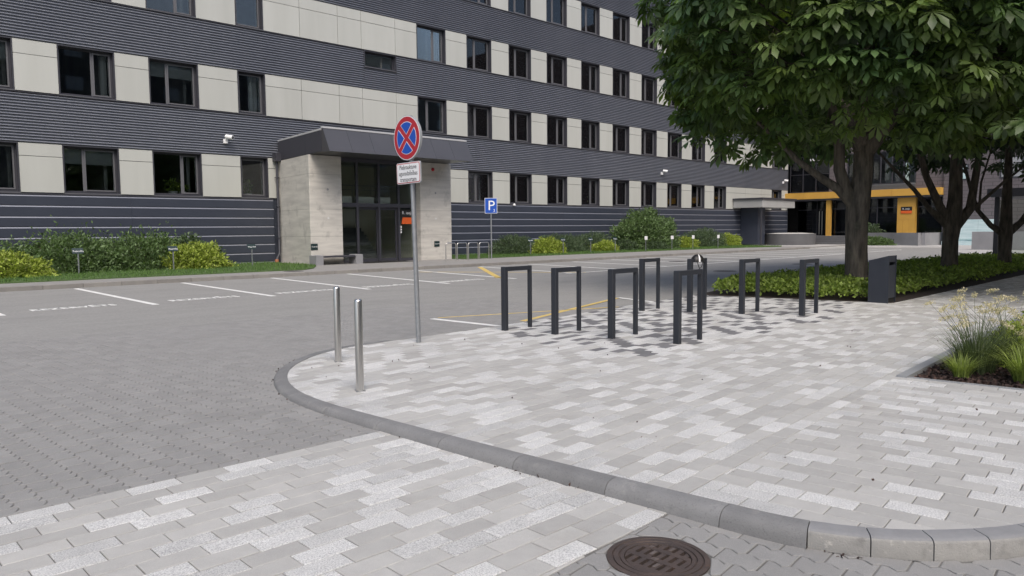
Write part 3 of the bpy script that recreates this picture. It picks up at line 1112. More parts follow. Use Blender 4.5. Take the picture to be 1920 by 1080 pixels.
# slate cladding of the base, laid in courses with a sloping lip
CZ = [0.0, 0.18, 0.57, 0.97, 1.37, 1.76, 2.14, 2.54, 2.93]
for (xa, xb) in ((BX0, 15.95), (23.3, BX1)):
    n = int(round((xb - xa) / 6.2))
    for k in range(n):
        c0, c1 = xa + (xb - xa) * k / n, xa + (xb - xa) * (k + 1) / n
        for z0, z1 in zip(CZ, CZ[1:]):
            prof = [(YF + 0.055, z0 + 0.001), (YF - 0.045, z0 + 0.001), (YF - 0.045, z1 - 0.065), (YF - 0.012, z1 - 0.001), (YF + 0.055, z1 - 0.001)]
            V, n5 = [], 5
            b = MB()
            b.extrude_x(prof, c0 + 0.003, c1 - 0.003, closed=True)
            b.m = [0] * len(b.m)
            b.m[2] = 1
            mk('cladding_course', b, [M_CLAD, M_LEDGE_LIT], office)
b = MB(); b.box(BX0, 15.95, YF - 0.055, YF - 0.001, 2.935, 2.975); b.box(23.3, BX1, YF - 0.055, YF - 0.001, 2.935, 2.975)
mk('base_flashing', b, M_FRAME, office)

# end return of the building
b = MB(); b.box(BX1 + 0.002, BX1 + 0.05, YF + 0.0, YF + 14.0, 0, 21.6)
mk('end_wall', b, M_CLAD, office)

# downpipe with an offset shoe
b = MB()
b.box(15.96, 16.22, YF - 0.42, YF - 0.05, 4.62, 4.98)
b.tube([(16.09, YF - 0.2, 4.62), (16.09, YF - 0.2, 0.55), (16.02, YF - 0.24, 0.42), (15.9, YF - 0.33, 0.30), (15.86, YF - 0.36, 0.20)], 0.055, 10)
for z in (1.2, 2.6, 3.9):
    b.box(16.02, 16.16, YF - 0.27, YF - 0.05, z, z + 0.03)
dp = mk('downpipe', b, M_FRAME, office, smooth=True)
b = MB(); b.lathe([(0.07, 0.10), (0.085, 0.12), (0.085, 0.25), (0.05, 0.26)], 15.86, YF - 0.36, 12)
mk('clay_gully', b, M_TERRA, dp)

# ------------------------------------------------------------------ entrance portal (part of the building)
PY = 28.35                       # front of the concrete piers
def pier(x0, x1, name):
    top = 4.66
    zs = [0.08, 1.28, 2.42, 3.88, top]
    b = MB()
    sl = 0.50 if x0 < 17 else 0.0                  # the outer flank of the left pier runs at a slant
    b.prism([(x0 + 0.012, PY + 0.012), (x1 - 0.012, PY + 0.012), (x1 - 0.012, YF + 0.05), (x0 + sl + 0.012, YF + 0.05)], 0.05, top - 0.002)
    p = mk('concrete_pier', b, M_JOINT, office)
    for z0, z1 in zip(zs, zs[1:]):
        c = MB(); c.prism([(x0 + 0.012, PY), (x1 - 0.012, PY), (x1, PY + 0.012), (x1, YF + 0.04), (x0 + sl, YF + 0.04), (x0, PY + 0.014)], z0 + 0.004, z1 - 0.004)
        mk('concrete_pour', c, M_CONCRETE, p)
    rg = random.Random(int(x0 * 10))
    c = MB()
    for zt in (1.9, 3.15):
        for xt in (x0 + 0.35, x1 - 0.4):
            c.lathe([(0.035, 0), (0.035, 0.004)], 0, 0, 10)
    return p
pierL = pier(15.75, 17.28, 'l')
pierR = pier(21.45, 23.30, 'r')
for pr, xs in ((pierL, (16.6,)), (pierR, (22.35,))):
    for x in xs:
        for z in (2.05, 3.25):
            b = MB()
            n = 12
            V = [(x + 0.05 * math.cos(2 * math.pi * j / n), PY - 0.004, z + 0.05 * math.sin(2 * math.pi * j / n)) for j in range(n)] + \
                [(x + 0.05 * math.cos(2 * math.pi * j / n), PY + 0.02, z + 0.05 * math.sin(2 * math.pi * j / n)) for j in range(n)]
            b.add(V, [tuple(range(n))] + [(j, (j + 1) % n, n + (j + 1) % n, n + j) for j in range(n)])
            mk('tie_hole', b, M_POT if z < 3 else M_CONC2, pr)
for x, pr in ((15.72, pierL), (22.2, pierR)):
    b = MB(); b.box(x + 0.02, x + 0.33, PY - 0.02, PY + 0.005, 0.72, 0.98)
    pl = mk('plaque', b, M_DKGREEN, pr)
    text_obj('lettering', 'Rezervēts', 0.075, (x + 0.05, PY - 0.0215, 0.83), (math.pi / 2, 0, 0), M_WHITE, pl)
b = MB(); b.lathe([(0.001, 0), (0.085, 0.0), (0.085, 0.03), (0.06, 0.07), (0.02, 0.085)], 0, 0, 14)
al = mk('alarm_bell', b, M_RED, pierR, smooth=True)
al.rotation_euler = (math.pi / 2, 0, 0)
place(al, (22.2, PY, 4.35), pierR)
# lintel soffit and canopy with a sloping fascia
b = MB()
cx0, cx1 = 15.72, 23.22
b.prism([(cx0, 27.2), (cx1, 27.2), (cx1, YF - 0.06), (cx0 + 0.55, YF - 0.06)], 4.68, 5.50)
can = mk('canopy', b, M_CANOPY, office)
n = 7
for k in range(n):
    a, c = cx0 - 0.01 + (cx1 - cx0 + 0.02) * k / n, cx0 - 0.01 + (cx1 - cx0 + 0.02) * (k + 1) / n
    b = MB()
    b.extrude_x([(27.195, 5.58), (27.10, 5.60), (26.60, 4.66), (26.72, 4.655), (27.195, 4.67)], a + 0.004, c - 0.004)
    mk('fascia_panel', b, M_CANOPY, can)
for k in range(3):
    a, c = 27.2 + 1.6 * k, 27.2 + 1.6 * (k + 1)
    c = min(c, YF - 0.07)
    fx = lambda y: cx0 + 0.55 * (y - 27.2) / 4.74
    b = MB(); b.prism([(fx(a) - 0.03, a + 0.004), (fx(a) - 0.003, a + 0.004), (fx(c) - 0.003, c - 0.004), (fx(c) - 0.03, c - 0.004)], 4.69, 5.52)
    mk('side_panel', b, M_FRAME, can)
b = MB(); b.box(cx0 - 0.02, cx1 + 0.02, 27.08, 27.22, 5.605, 5.67); b.prism([(cx0 - 0.035, 27.23), (cx0 + 0.03, 27.23), (fx(31.93) + 0.03, 31.93), (fx(31.93) - 0.035, 31.93)], 5.53, 5.60)
mk('roof_trim', b, M_CANTRIM, can)
# glazed screen
GY = 28.75
gl = MB()
for x in (17.28, 18.22, 19.36, 20.44, 21.35):
    gl.box(x, x + 0.10, GY - 0.05, GY + 0.07, 0.1, 4.66)
for x0, x1 in ((17.38, 18.22), (18.32, 19.36), (19.46, 20.44), (20.54, 21.35)):
    gl.box(x0, x1, GY - 0.045, GY + 0.065, 2.55, 2.72)
    gl.box(x0, x1, GY - 0.045, GY + 0.065, 4.50, 4.66)
    if x0 < 18 or x0 > 20.5:
        gl.box(x0, x1, GY - 0.045, GY + 0.065, 0.1, 0.22)
scr = mk('glazed_screen', gl, M_FRAME, office)
for x0, x1 in ((17.38, 18.22), (18.32, 19.36), (19.46, 20.44), (20.54, 21.35)):
    b = MB(); b.box(x0 + 0.001, x1 - 0.001, GY, GY + 0.012, 2.72, 4.50)
    mk('pane', b, M_DOORGLASS, scr)
    if x0 < 18 or x0 > 20.5:
        b = MB(); b.box(x0 + 0.001, x1 - 0.001, GY, GY + 0.012, 0.22, 2.55)
        mk('pane', b, M_DOORGLASS, scr)
for x0, x1 in ((18.33, 19.40), (19.42, 20.43)):
    b = MB()
    b.box(x0, x0 + 0.08, GY + 0.075, GY + 0.125, 0.11, 2.54); b.box(x1 - 0.08, x1, GY + 0.075, GY + 0.125, 0.11, 2.54)
    b.box(x0 + 0.08, x1 - 0.08, GY + 0.075, GY + 0.125, 2.44, 2.54); b.box(x0 + 0.08, x1 - 0.08, GY + 0.075, GY + 0.125, 0.11, 0.25)
    d = mk('sliding_door', b, M_FRAME, scr)
    b = MB(); b.box(x0 + 0.081, x1 - 0.081, GY + 0.095, GY + 0.105, 0.25, 2.44)
    mk('pane', b, M_DOORGLASS, d)
# door notice: black board, orange tag, row of round stickers
b = MB(); b.box(20.60, 21.33, GY - 0.022, GY - 0.005, 1.95, 2.46)
nb = mk('notice_board', b, M_BLACK, scr)
text_obj('lettering', 'R. ieeja', 0.20, (20.66, GY - 0.0235, 2.25), (math.pi / 2, 0, 0), M_WHITE, nb)
b = MB(); b.add([(20.62, GY - 0.025, 1.80), (21.33, GY - 0.025, 1.80), (21.33, GY - 0.025, 2.10), (20.70, GY - 0.025, 2.10),
                 (20.62, GY - 0.023, 1.80), (21.33, GY - 0.023, 1.80), (21.33, GY - 0.023, 2.10), (20.70, GY - 0.023, 2.10)],
                [(0, 1, 2, 3), (7, 6, 5, 4), (0, 4, 5, 1), (1, 5, 6, 2), (2, 6, 7, 3), (3, 7, 4, 0)])
mk('orange_tag', b, M_ORANGE, nb)
for z in (1.66, 1.54, 1.42):
    b = MB(); n = 12
    b.add([(20.60 + 0.05 * math.cos(2 * math.pi * j / n), GY - 0.012, z + 0.05 * math.sin(2 * math.pi * j / n)) for j in range(n)] +
          [(20.60 + 0.05 * math.cos(2 * math.pi * j / n), GY - 0.002, z + 0.05 * math.sin(2 * math.pi * j / n)) for j in range(n)],
          [tuple(range(n))] + [(j, (j + 1) % n, n + (j + 1) % n, n + j) for j in range(n)])
    mk('sticker', b, M_WHITE, scr)
# lobby behind the glass: side walls, floor, gallery with planters and rail, stair
lob = MB()
lob.box(17.30, 21.44, GY + 0.2, YF + 5.9, 0.0, 0.105)
lob.box(17.29, 17.36, GY + 0.2, GY + 3.4, 0.106, 4.6); lob.box(21.36, 21.44, GY + 0.2, GY + 3.4, 0.106, 4.6)
lob.box(17.37, 21.35, GY + 3.2, GY + 3.4, 0.106, 4.6)
mk('lobby', lob, M_CREAM, office)
lob = MB()
lob.box(17.40, 21.33, GY + 0.2, GY + 1.1, 2.50, 2.70)
for k in range(9):
    lob.box(18.3, 20.3, GY + 1.25 + 0.2 * k, GY + 1.45 + 0.2 * k, 0.106, 0.28 + 0.17 * k)
mk('stair', lob, M_ROOM, office)
rail = MB()
rail.tube([(17.42, GY + 0.9, 3.55), (21.3, GY + 0.9, 3.55)], 0.02, 8); rail.tube([(17.42, GY + 0.9, 3.35), (21.3, GY + 0.9, 3.35)], 0.012, 8)
for x in (17.6, 18.6, 19.6, 20.6): rail.tube([(x, GY + 0.9, 2.7), (x, GY + 0.9, 3.55)], 0.015, 6)
mk('gallery_rail', rail, M_GALV, office)
for x0, x1, lab in ((17.42, 18.15, 'white planter trough behind the entrance glass next to the bench side pier'), (18.35, 19.3, 'longest white planter trough behind the entrance glass above the sliding door'),
                    (19.5, 20.2, 'white planter trough behind the entrance glass next to the notice board')):
    b = MB(); b.cbox(x0, x1, GY + 0.22, GY + 0.5, 2.701, 3.02, 0.01)
    pt = mk('planter_box', b, M_POT, label=lab, category='planter', group='troughs behind the entrance glass')
# door mat
b = MB(); b.box(18.0, 20.6, 27.7, 28.62, 0.0965, 0.108)
mk('door_mat', b, M_PIT, label='black door mat lying before the sliding glass doors', category='door mat')

# side canopy over the service door at the far end
sc = empty('service_canopy', (59, 30.8, 0.1), 'small grey flat canopy on a dark post at the far end of the office block', 'canopy')
b = MB(); b.box(56.0, 61.6, 29.4, YF - 0.06, 3.10, 3.72)
cb_ = mk('canopy_slab', b, M_GREYSLAB, sc)
b = MB(); b.box(55.9, 61.75, 29.3, YF - 0.05, 3.723, 3.86)
mk('canopy_cap', b, M_FRAME, sc)
b = MB(); b.box(57.2, 58.4, 30.4, YF - 0.06, 0.1, 3.098)
mk('porch_wall', b, M_CLAD, sc)
b = MB(); b.cbox(56.3, 56.42, 29.6, 29.72, 0.1, 3.098, 0.01)
mk('post', b, M_FRAME, sc)

# CCTV cameras on the wall
for x, z, lab in ((13.85, 5.28, 'white wall camera on the corrugated band left of the entrance canopy'),
                  (45.95, 5.35, 'white wall camera above the poster windows'),
                  (64.6, 5.38, 'white wall camera at the far corner of the office block')):
    e = empty('security_camera', (x, YF - 0.05, z), lab, 'camera', 'wall cameras')
    b = MB(); b.cbox(x - 0.09, x + 0.09, YF - 0.12, YF + 0.02, z, z + 0.18, 0.02)
    mk('bracket', b, M_WHITE, e)
    b = MB(); b.tube([(x, YF - 0.08, z + 0.16), (x, YF - 0.22, z + 0.22)], 0.03, 8)
    mk('arm', b, M_WHITE, e)
    b = MB(); b.tube([(x - 0.02, YF - 0.16, z + 0.28), (x + 0.16, YF - 0.42, z + 0.22)], [0.09, 0.10], 12)
    hd = mk('camera_body', b, M_WHITE, e, smooth=True)
    b = MB(); b.tube([(x + 0.157, YF - 0.415, z + 0.221), (x + 0.165, YF - 0.428, z + 0.217)], 0.06, 10)
    mk('lens', b, M_BLACK, hd)
b = MB(); b.lathe([(0.02, 2.86), (0.075, 2.90), (0.08, 2.96), (0.04, 3.02)], 31.0, YF - 0.1, 12)
mk('wall_lamp', b, M_WHITE, office, smooth=True)

# posters inside three ground-floor windows
def poster(x0, x1, z0, z1, rows, lab):
    y = YF + 0.262
    e = empty('window_poster', ((x0 + x1) / 2, y, z0), lab, 'poster', 'posters in the office windows')
    b = MB(); b.box(x0, x1, y, y + 0.004, z0, z1)
    mk('sheet', b, M_PAPER, e)
    b = MB()
    for (a, c, zb, zt) in rows:
        b.box(x0 + (x1 - x0) * a, x0 + (x1 - x0) * c, y - 0.003, y - 0.0005, z0 + (z1 - z0) * zb, z0 + (z1 - z0) * zt)
    mk('print', b, M_BLACK, e)
w5, w6, w7 = right_w[4], right_w[5], right_w[6]
rows_a = [(0.15, 0.85, 0.84, 0.865), (0.3, 0.7, 0.79, 0.815), (0.05, 0.55, 0.5, 0.535), (0.05, 0.6, 0.43, 0.465), (0.05, 0.85, 0.36, 0.395), (0.1, 0.5, 0.29, 0.325), (0.05, 0.75, 0.22, 0.23), (0.2, 0.75, 0.1, 0.16)]
poster(w5[0] + 0.12, w5[0] + 0.95, 3.14, 4.66, rows_a, 'pale window poster with many text lines and a dark bottom number')
rows_b = [(0.1, 0.25, 0.80, 0.87), (0.32, 0.85, 0.84, 0.87), (0.32, 0.65, 0.78, 0.81), (0.35, 0.6, 0.54, 0.57), (0.25, 0.7, 0.46, 0.49),
          (0.15, 0.2, 0.16, 0.38), (0.2, 0.8, 0.36, 0.38), (0.2, 0.8, 0.16, 0.18), (0.74, 0.8, 0.24, 0.31)]
poster(w6[0] + 0.70, w6[1] - 0.16, 3.14, 4.66, rows_b, 'pale window poster with a drawn box outline below two words')
rows_c = [(0.15, 0.85, 0.82, 0.845), (0.2, 0.6, 0.76, 0.785), (0.05, 0.5, 0.48, 0.51), (0.05, 0.5, 0.40, 0.43), (0.05, 0.45, 0.32, 0.35), (0.05, 0.6, 0.24, 0.27)]
poster(w7[0] + 0.12, w7[0] + 0.90, 3.40, 4.66, rows_c, 'short pale window poster with four stacked words')
for k, zt in ((7, 3.5), (8, 3.6)):
    a = right_w[k][0] + 0.5
    b = MB(); b.box(a, a + 0.75, YF + 0.33, YF + 0.34, 3.2, zt + 0.12)
    mk('cardboard_sheet', b, M_YELLOW, label='tan cardboard sheet standing behind the %s poster-free window' % ('first' if k == 7 else 'second'), category='cardboard', group='cardboard in the windows')

# ------------------------------------------------------------------ second building, standing across the end of the car park
X2 = 66.0
b2 = empty('brown_building', (X2 + 6, 18, 0), 'brown tiled building with a yellow fascia over its glazed entrance', 'building')
b = MB()
b.box(X2 - 0.2, X2 + 14, -12, 19.3, 0.0, 24)            # tiled wall right of the shopfront
b.box(X2, X2 + 14, 21.4, 26.9, 7.7, 24)
b.box(X2, X2 + 14, 26.9, 28.4, 4.52, 24)
b.box(X2, X2 + 14, 19.3, 21.4, 4.52, 24)
b.box(X2 + 0.3, X2 + 14, 21.4, 26.9, 4.52, 5.0)
b.box(X2 + 5.8, X2 + 14, 19.3, 33.0, 0.0, 4.5)
mk('tiled_wall', b, M_BRICK2, b2)
b = MB(); b.box(X2 + 0.2, X2 + 12, 28.4, 31.98, 4.52, 24)
b.box(X2 + 1.7, X2 + 12, 31.99, 44, 0.0, 24)
mk('stair_tower', b, M_PIT, b2)
# curtain wall of the stair tower
for zi in range(6):
    for yi in range(3):
        y0 = 28.42 + yi * 1.18
        z0 = 4.6 + zi * 1.55
        b = MB(); b.box(X2 + 0.05, X2 + 0.07, y0 + 0.03, y0 + 1.15, z0 + 0.03, z0 + 1.52)
        mk('curtain_pane', b, M_DKGLASSWALL, b2)
b = MB()
for yi in range(4):
    b.box(X2 + 0.0, X2 + 0.15, 28.40 + yi * 1.18, 28.45 + yi * 1.18, 4.55, 14)
for zi in range(7):
    b.box(X2 + 0.01, X2 + 0.14, 28.45, 31.95, 4.58 + zi * 1.55, 4.62 + zi * 1.55)
mk('curtain_frame', b, M_FRAME, b2)
b = MB(); b.box(X2 - 0.25, X2 + 0.04, 28.5, 30.1, 7.30, 7.48)
mk('balcony_edge', b, M_WHITE, b2)
# upper ribbon window with louvred spandrel
for k in range(6):
    y0 = 21.45 + k * 0.91
    b = MB(); b.box(X2 + 0.10, X2 + 0.12, y0 + 0.04, y0 + 0.87, 5.05, 7.66)
    mk('window_pane', b, M_GLASS, b2)
    if k % 2 == 0:
        b = MB(); b.box(X2 + 0.35, X2 + 0.37, y0 + 0.1, y0 + 0.6, 5.05, 7.6)
        mk('curtain', b, M_BLIND, b2)
b = MB()
for k in range(7):
    y0 = 21.42 + k * 0.91
    b.box(X2 + 0.0, X2 + 0.2, y0 - 0.03, y0 + 0.03, 5.0, 7.69)
b.box(X2 + 0.02, X2 + 0.18, 21.4, 26.88, 5.0, 5.06); b.box(X2 + 0.02, X2 + 0.18, 21.4, 26.88, 7.62, 7.69)
mk('window_frame', b, M_FRAME, b2)
for k in range(8):
    b = MB(); b.extrude_x([(0, 0), (0.0, 0.05), (0.1, 0.06), (0.1, 0.01)], 0, 1)
    me = MB(); z = 4.54 + k * 0.055
    me.add([(X2 - 0.02, 21.42, z), (X2 + 0.1, 21.42, z + 0.045), (X2 + 0.1, 26.88, z + 0.045), (X2 - 0.02, 26.88, z),
            (X2 - 0.02, 21.42, z + 0.008), (X2 + 0.1, 21.42, z + 0.053), (X2 + 0.1, 26.88, z + 0.053), (X2 - 0.02, 26.88, z + 0.008)],
           [(3, 2, 1, 0), (4, 5, 6, 7), (0, 1, 5, 4), (1, 2, 6, 5), (2, 3, 7, 6), (3, 0, 4, 7)])
    mk('louvre', me, M_GREYMET, b2)
for (ya, yb, za, zb) in ((18.9, 17.6, 5.0, 6.2), (15.5, 14.0, 5.0, 6.6), (11.5, 10, 5, 6.6), (18.9, 17.6, 8.6, 10.2), (15.5, 14.0, 8.6, 10.2), (24.5, 22.5, 8.8, 10.6)):
    b = MB()
    xo = X2 - 0.2 if ya < 19.3 else X2
    b.box(xo - 0.04, xo + 0.03, yb, ya, za, zb)
    w = mk('window', b, M_FRAME, b2)
    b = MB(); b.box(xo - 0.05, xo - 0.041, yb + 0.1, ya - 0.1, za + 0.1, zb - 0.1)
    mk('pane', b, M_PALEGLASS if za < 5.5 and ya > 18 else M_GREYMET, w)
# yellow fascia
n = 7
for k in range(n):
    y0 = 19.3 + 12.72 * k / n; y1 = 19.3 + 12.72 * (k + 1) / n
    b = MB(); b.box(X2 - 0.9, X2 + 0.28, y0 + 0.005, y1 - 0.005, 3.94, 4.50)
    mk('fascia_panel', b, M_YELLOW, b2)
# soffit, columns, shopfront
b = MB(); b.box(X2 - 0.85, X2 + 5.7, 19.35, 31.9, 3.80, 3.93)
mk('soffit', b, M_FRAME, b2)
b = MB(); b.box(X2 - 0.6, X2 - 0.3, 28.0, 28.38, 0.6, 3.80)
mk('yellow_column', b, M_YELLOW, b2)
for z0, z1 in ((0.72, 2.0), (2.0, 3.05), (3.05, 3.80)):
    for y0, y1 in ((21.2, 21.66), (21.66, 22.12), (22.12, 22.58)) if z1 < 2.5 else ((21.2, 22.58),):
        b = MB(); b.box(X2 - 0.5, X2 - 0.1, y0 + 0.004, y1 - 0.004, z0 + 0.004, z1 - 0.004)
        mk('yellow_panel', b, M_YELLOW, b2)
b = MB(); b.box(X2 - 0.54, X2 - 0.501, 21.45, 22.28, 2.52, 3.06)
sb = mk('sign_board', b, M_BLACK, b2)
b = MB(); b.box(X2 - 0.55, X2 - 0.541, 21.45, 22.28, 2.52, 2.74)
mk('orange_strip', b, M_ORANGE, sb)
text_obj('lettering', 'R. ieeja', 0.20, (X2 - 0.5425, 22.18, 2.83), (math.pi / 2, 0, -math.pi / 2), M_WHITE, sb)
for (ya, yb) in ((19.35, 21.15), (22.62, 24.3), (24.3, 26.1), (26.1, 27.95), (28.42, 30.1), (30.1, 31.9)):
    xx = X2 - 0.05 if yb < 28 else X2 + 1.5
    b = MB(); b.box(xx, xx + 0.02, ya + 0.04, yb - 0.04, 0.75, 3.78)
    mk('shop_pane', b, M_DKGLASSWALL, b2)
    b = MB(); b.box(xx - 0.03, xx + 0.05, ya - 0.04, ya + 0.04, 0.72, 3.79); b.box(xx - 0.02, xx + 0.04, ya + 0.04, yb - 0.04, 3.0, 3.07)
    mk('shop_frame', b, M_FRAME, b2)
b = MB(); b.box(X2 + 4.5, X2 + 4.7, 19.4, 31.9, 0.62, 3.79)
mk('shop_back', b, M_ROOM, b2)
b = MB(); b.box(X2 - 0.9, X2 + 5.7, 19.31, 31.9, 0.0, 0.71)
mk('plinth', b, M_CONC2, b2)
b = MB(); b.tube([(X2 + 1.42, 29.6, 0.8), (X2 + 1.42, 29.6, 2.9)], 0.03, 8); b.tube([(X2 + 1.42, 29.85, 0.8), (X2 + 1.42, 29.85, 2.9)], 0.03, 8)
mk('door_handle', b, M_STEEL, b2)

# pale forecourt and things on it
mb = MB(); mb.prism([(52.8, 32.0), (52.8, 26.0), (50.5, 24.2), (55.5, 22.0), (58, 16), (50, 14.5), (44, 11.5), (40, 9.8), (80, 9.8), (80, 32.0)], -0.2, 0.03)
mk('forecourt', mb, M_CONC_PAVE, kind='structure')
st = empty('entrance_steps', (63.5, 28, 0.03), 'wide grey stone steps before the glazed entrance of the brown building', 'steps')
for k in range(4):
    b = MB(); b.box(62.6 + 0.55 * k, 65.08, 24.6, 31.4, 0.03 + 0.17 * k, 0.03 + 0.17 * (k + 1) - 0.003)
    mk('step', b, M_CONC3, st)
pl = empty('round_planter', (60.6, 29.3, 0.03), 'low round grey planter filled with pale gravel by the steps', 'planter')
b = MB(); b.lathe([(2.0, 0.03), (2.05, 0.95), (1.92, 0.95), (1.9, 0.86)], 60.6, 29.3, 36)
mk('bowl', b, M_CONC3, pl, smooth=True)
b = MB(); b.lathe([(1.88, 0.80), (1.9, 0.96), (1.0, 1.02)], 60.6, 29.3, 24)
mk('gravel', b, M_POT, pl, kind='stuff')
b = MB(); b.prism([(61.0, 19.5), (61.6, 19.5), (64.6, 25.2), (64.0, 25.2)], 0.03, 0.98)
mk('low_wall', b, M_CONC2, label='low grey concrete wall slanting away below the yellow pillar', category='wall')
b = MB(); b.prism([(61.62, 19.2), (65.0, 18.8), (65.0, 19.25), (61.62, 19.47)], 0.03, 0.98)
mk('low_wall', b, M_CONC2, label='short grey concrete wall closing the ramp corner by the second tree', category='wall')
gb = empty('glass_box', (64, 17, 0.03), 'pale frosted glass box standing against the brown tiled wall', 'glass box')
for y0, y1 in ((15.2, 16.3), (16.31, 17.5), (17.51, 18.6)):
    b = MB(); b.box(63.8, 63.86, y0, y1, 0.45, 1.95)
    mk('glass_panel', b, M_PALEGLASS, gb)
b = MB(); b.box(63.87, 65.7, 15.2, 18.6, 0.33, 1.94); b.box(63.7, 65.7, 15.1, 18.7, 0.03, 0.328)
mk('base', b, M_PALEGLASS, gb)
b = MB(); b.box(52.0, 52.5, 4.0, 13.6, -0.1, 1.12)
mk('low_wall', b, M_CONC2, label='long grey concrete wall beside the glass shelter', category='wall')

# glass shelter among the trees on the right
sh = empty('glass_shelter', (37, 6.5, -0.02), 'glass shelter with dark posts and flat dark roof beyond the trees', 'shelter')
for x, y in ((35.0, 8.3), (35.0, 4.4), (40.5, 8.3), (40.5, 4.4)):
    b = MB(); b.cbox(x - 0.08, x + 0.08, y - 0.08, y + 0.08, -0.03, 2.62, 0.015); b.box(x - 0.16, x + 0.16, y - 0.16, y + 0.16, -0.03, 0.06); b.box(x - 0.11, x + 0.11, y - 0.11, y + 0.11, 0.3, 0.36)
    mk('post', b, M_FRAME, sh)
b = MB(); b.box(34.7, 40.8, 4.1, 8.6, 2.622, 2.95)
mk('roof', b, M_FRAME, sh)
for k in range(3):
    b = MB(); b.box(35.0, 35.015, 4.5 + 1.26 * k, 5.72 + 1.26 * k, 0.15, 2.5)
    mk('pane', b, M_DOORGLASS, sh)
b = MB(); b.box(36.0, 36.5, 5.0, 5.8, -0.02, 0.55)
mk('seat', b, M_CONC2, sh)

# ------------------------------------------------------------------ opposite building behind the camera (seen only in the window glass)
ob = empty('opposite_building', (25, -55, 0), 'tall dark apartment block across the street, mirrored in the office windows', 'building')
b = MB(); b.box(-50, 95, -70, -45, -0.3, 31)
mk('wall', b, M_DARKWALL, ob)
ome = MB(); ome.box(-1.0, 1.0, 0, 0.08, 0, 1.7)
ome = to_mesh('window', ome, M_GREYMET)
for i in range(24):
    for j in range(7):
        inst('window', ome, (-44 + i * 6, -44.99, 3 + j * 4.2), ob)

# ------------------------------------------------------------------ plants
def leaf_cards(P_, size, rg, up=0.35, aspect=0.45, out=None):
    """P_ (n,3) leaf bases -> folded diamond leaves"""
    n = len(P_)
    d = rg.normal(size=(n, 3))
    if out is not None:
        d = d * 0.8 + out
    d[:, 2] += up
    d /= np.linalg.norm(d, axis=1, keepdims=True)
    a = rg.normal(size=(n, 3))
    a[:, 2] *= 0.4
    s = np.cross(d, a); s /= np.linalg.norm(s, axis=1, keepdims=True)
    nr = np.cross(s, d)
    L_ = (size * rg.uniform(0.6, 1.35, n))[:, None]
    w = L_ * aspect * 0.5
    mid = P_ + d * L_ * 0.5
    V = np.concatenate([P_, mid + s * w + nr * w * 0.4, P_ + d * L_, mid - s * w + nr * w * 0.4])
    i = np.arange(n)
    return V, np.stack([i, i + n, i + 2 * n, i + 3 * n], 1)

def bush(name, cx, cy, z0, rx, ry, h, n, size, m, label, group, seed, cat='shrub', spiky=0.0, aspect=0.45, lumps=0.28):
    rg = np.random.default_rng(seed)
    e = empty(name, (cx, cy, z0), label, cat, group)
    d = rg.normal(size=(n, 3)); d[:, 2] = np.abs(d[:, 2]) * 1.1 - 0.12
    d /= np.linalg.norm(d, axis=1, keepdims=True)
    rr = np.where(rg.random(n) < 0.72, rg.uniform(0.8, 1.04, n), rg.uniform(0.3, 0.85, n))
    lump = np.array([mnoise.noise(Vector((q[0] * 2.6 + seed, q[1] * 2.6, q[2] * 2.6))) for q in d])
    lump2 = np.array([mnoise.noise(Vector((q[0] * 7 + seed, q[1] * 7, q[2] * 7))) for q in d])
    rr = rr * (1 + lumps * lump + 0.16 * lump2)
    if spiky:
        rr += (rg.random(n) < 0.06) * rg.uniform(0, spiky, n) * d[:, 2].clip(0, 1)
    P_ = d * rr[:, None] * np.array([rx, ry, h])
    P_[:, 2] = np.maximum(P_[:, 2], 0.03)
    P_ += np.array([cx, cy, z0])
    V, F = leaf_cards(P_, size, rg, out=d * 0.9, aspect=aspect)
    np_obj('foliage', V, F, m, (cx, cy, z0), e)
    b = MB()
    for k in range(9):
        a = rg.uniform(0, 6.28); q = rg.uniform(0.3, 0.75)
        b.tube([(cx + 0.1 * math.cos(a), cy + 0.1 * math.sin(a), z0 - 0.02), (cx + rx * q * 0.5 * math.cos(a), cy + ry * q * 0.5 * math.sin(a), z0 + h * 0.4),
                (cx + rx * q * math.cos(a), cy + ry * q * math.sin(a), z0 + h * 0.8)], [0.02, 0.014, 0.006], 5)
    mk('stem', b, M_STEM, e)
    return e

GZ = 0.11
GL = 'shrubs before the left wing'
bush('leafy_shrub', 0.6, 30.6, GZ, 2.1, 1.0, 1.02, 6000, 0.14, M_SHRUB, 'dark green shrub at the far outer end of the left wall row', GL, 1, spiky=0.5)
bush('leafy_shrub', 4.4, 30.4, GZ, 2.3, 1.1, 1.05, 9000, 0.13, M_SHRUB, 'dark green shrub rising behind the first golden shrub', GL, 2, spiky=0.5)
bush('leafy_shrub', 7.4, 30.1, GZ, 1.8, 1.2, 1.22, 10000, 0.13, M_SHRUB, 'tall green shrub behind the dark plate beside the golden shrub', GL, 3, spiky=0.6)
bush('leafy_shrub', 9.7, 30.1, GZ, 1.6, 1.2, 1.2, 9000, 0.13, M_SHRUB, 'green shrub in the middle between two dark plates', GL, 4, spiky=0.6)
bush('leafy_shrub', 11.4, 30.5, GZ, 1.5, 0.9, 1.05, 7000, 0.14, M_SHRUBD, 'dark rounded shrub behind the golden shrub next to bare cladding', GL, 5)
bush('golden_shrub', 4.75, 28.3, GZ, 1.45, 0.8, 0.78, 6500, 0.12, M_YSHRUB, 'yellow green low shrub at the lawn front of the left wall', GL, 6, lumps=0.35)
bush('golden_shrub', 11.3, 29.2, GZ, 1.25, 0.75, 0.90, 6500, 0.12, M_YSHRUB, 'yellow green shrub beside bare dark cladding left of the entrance', GL, 7, lumps=0.35)
GR = 'shrubs before the right wing'
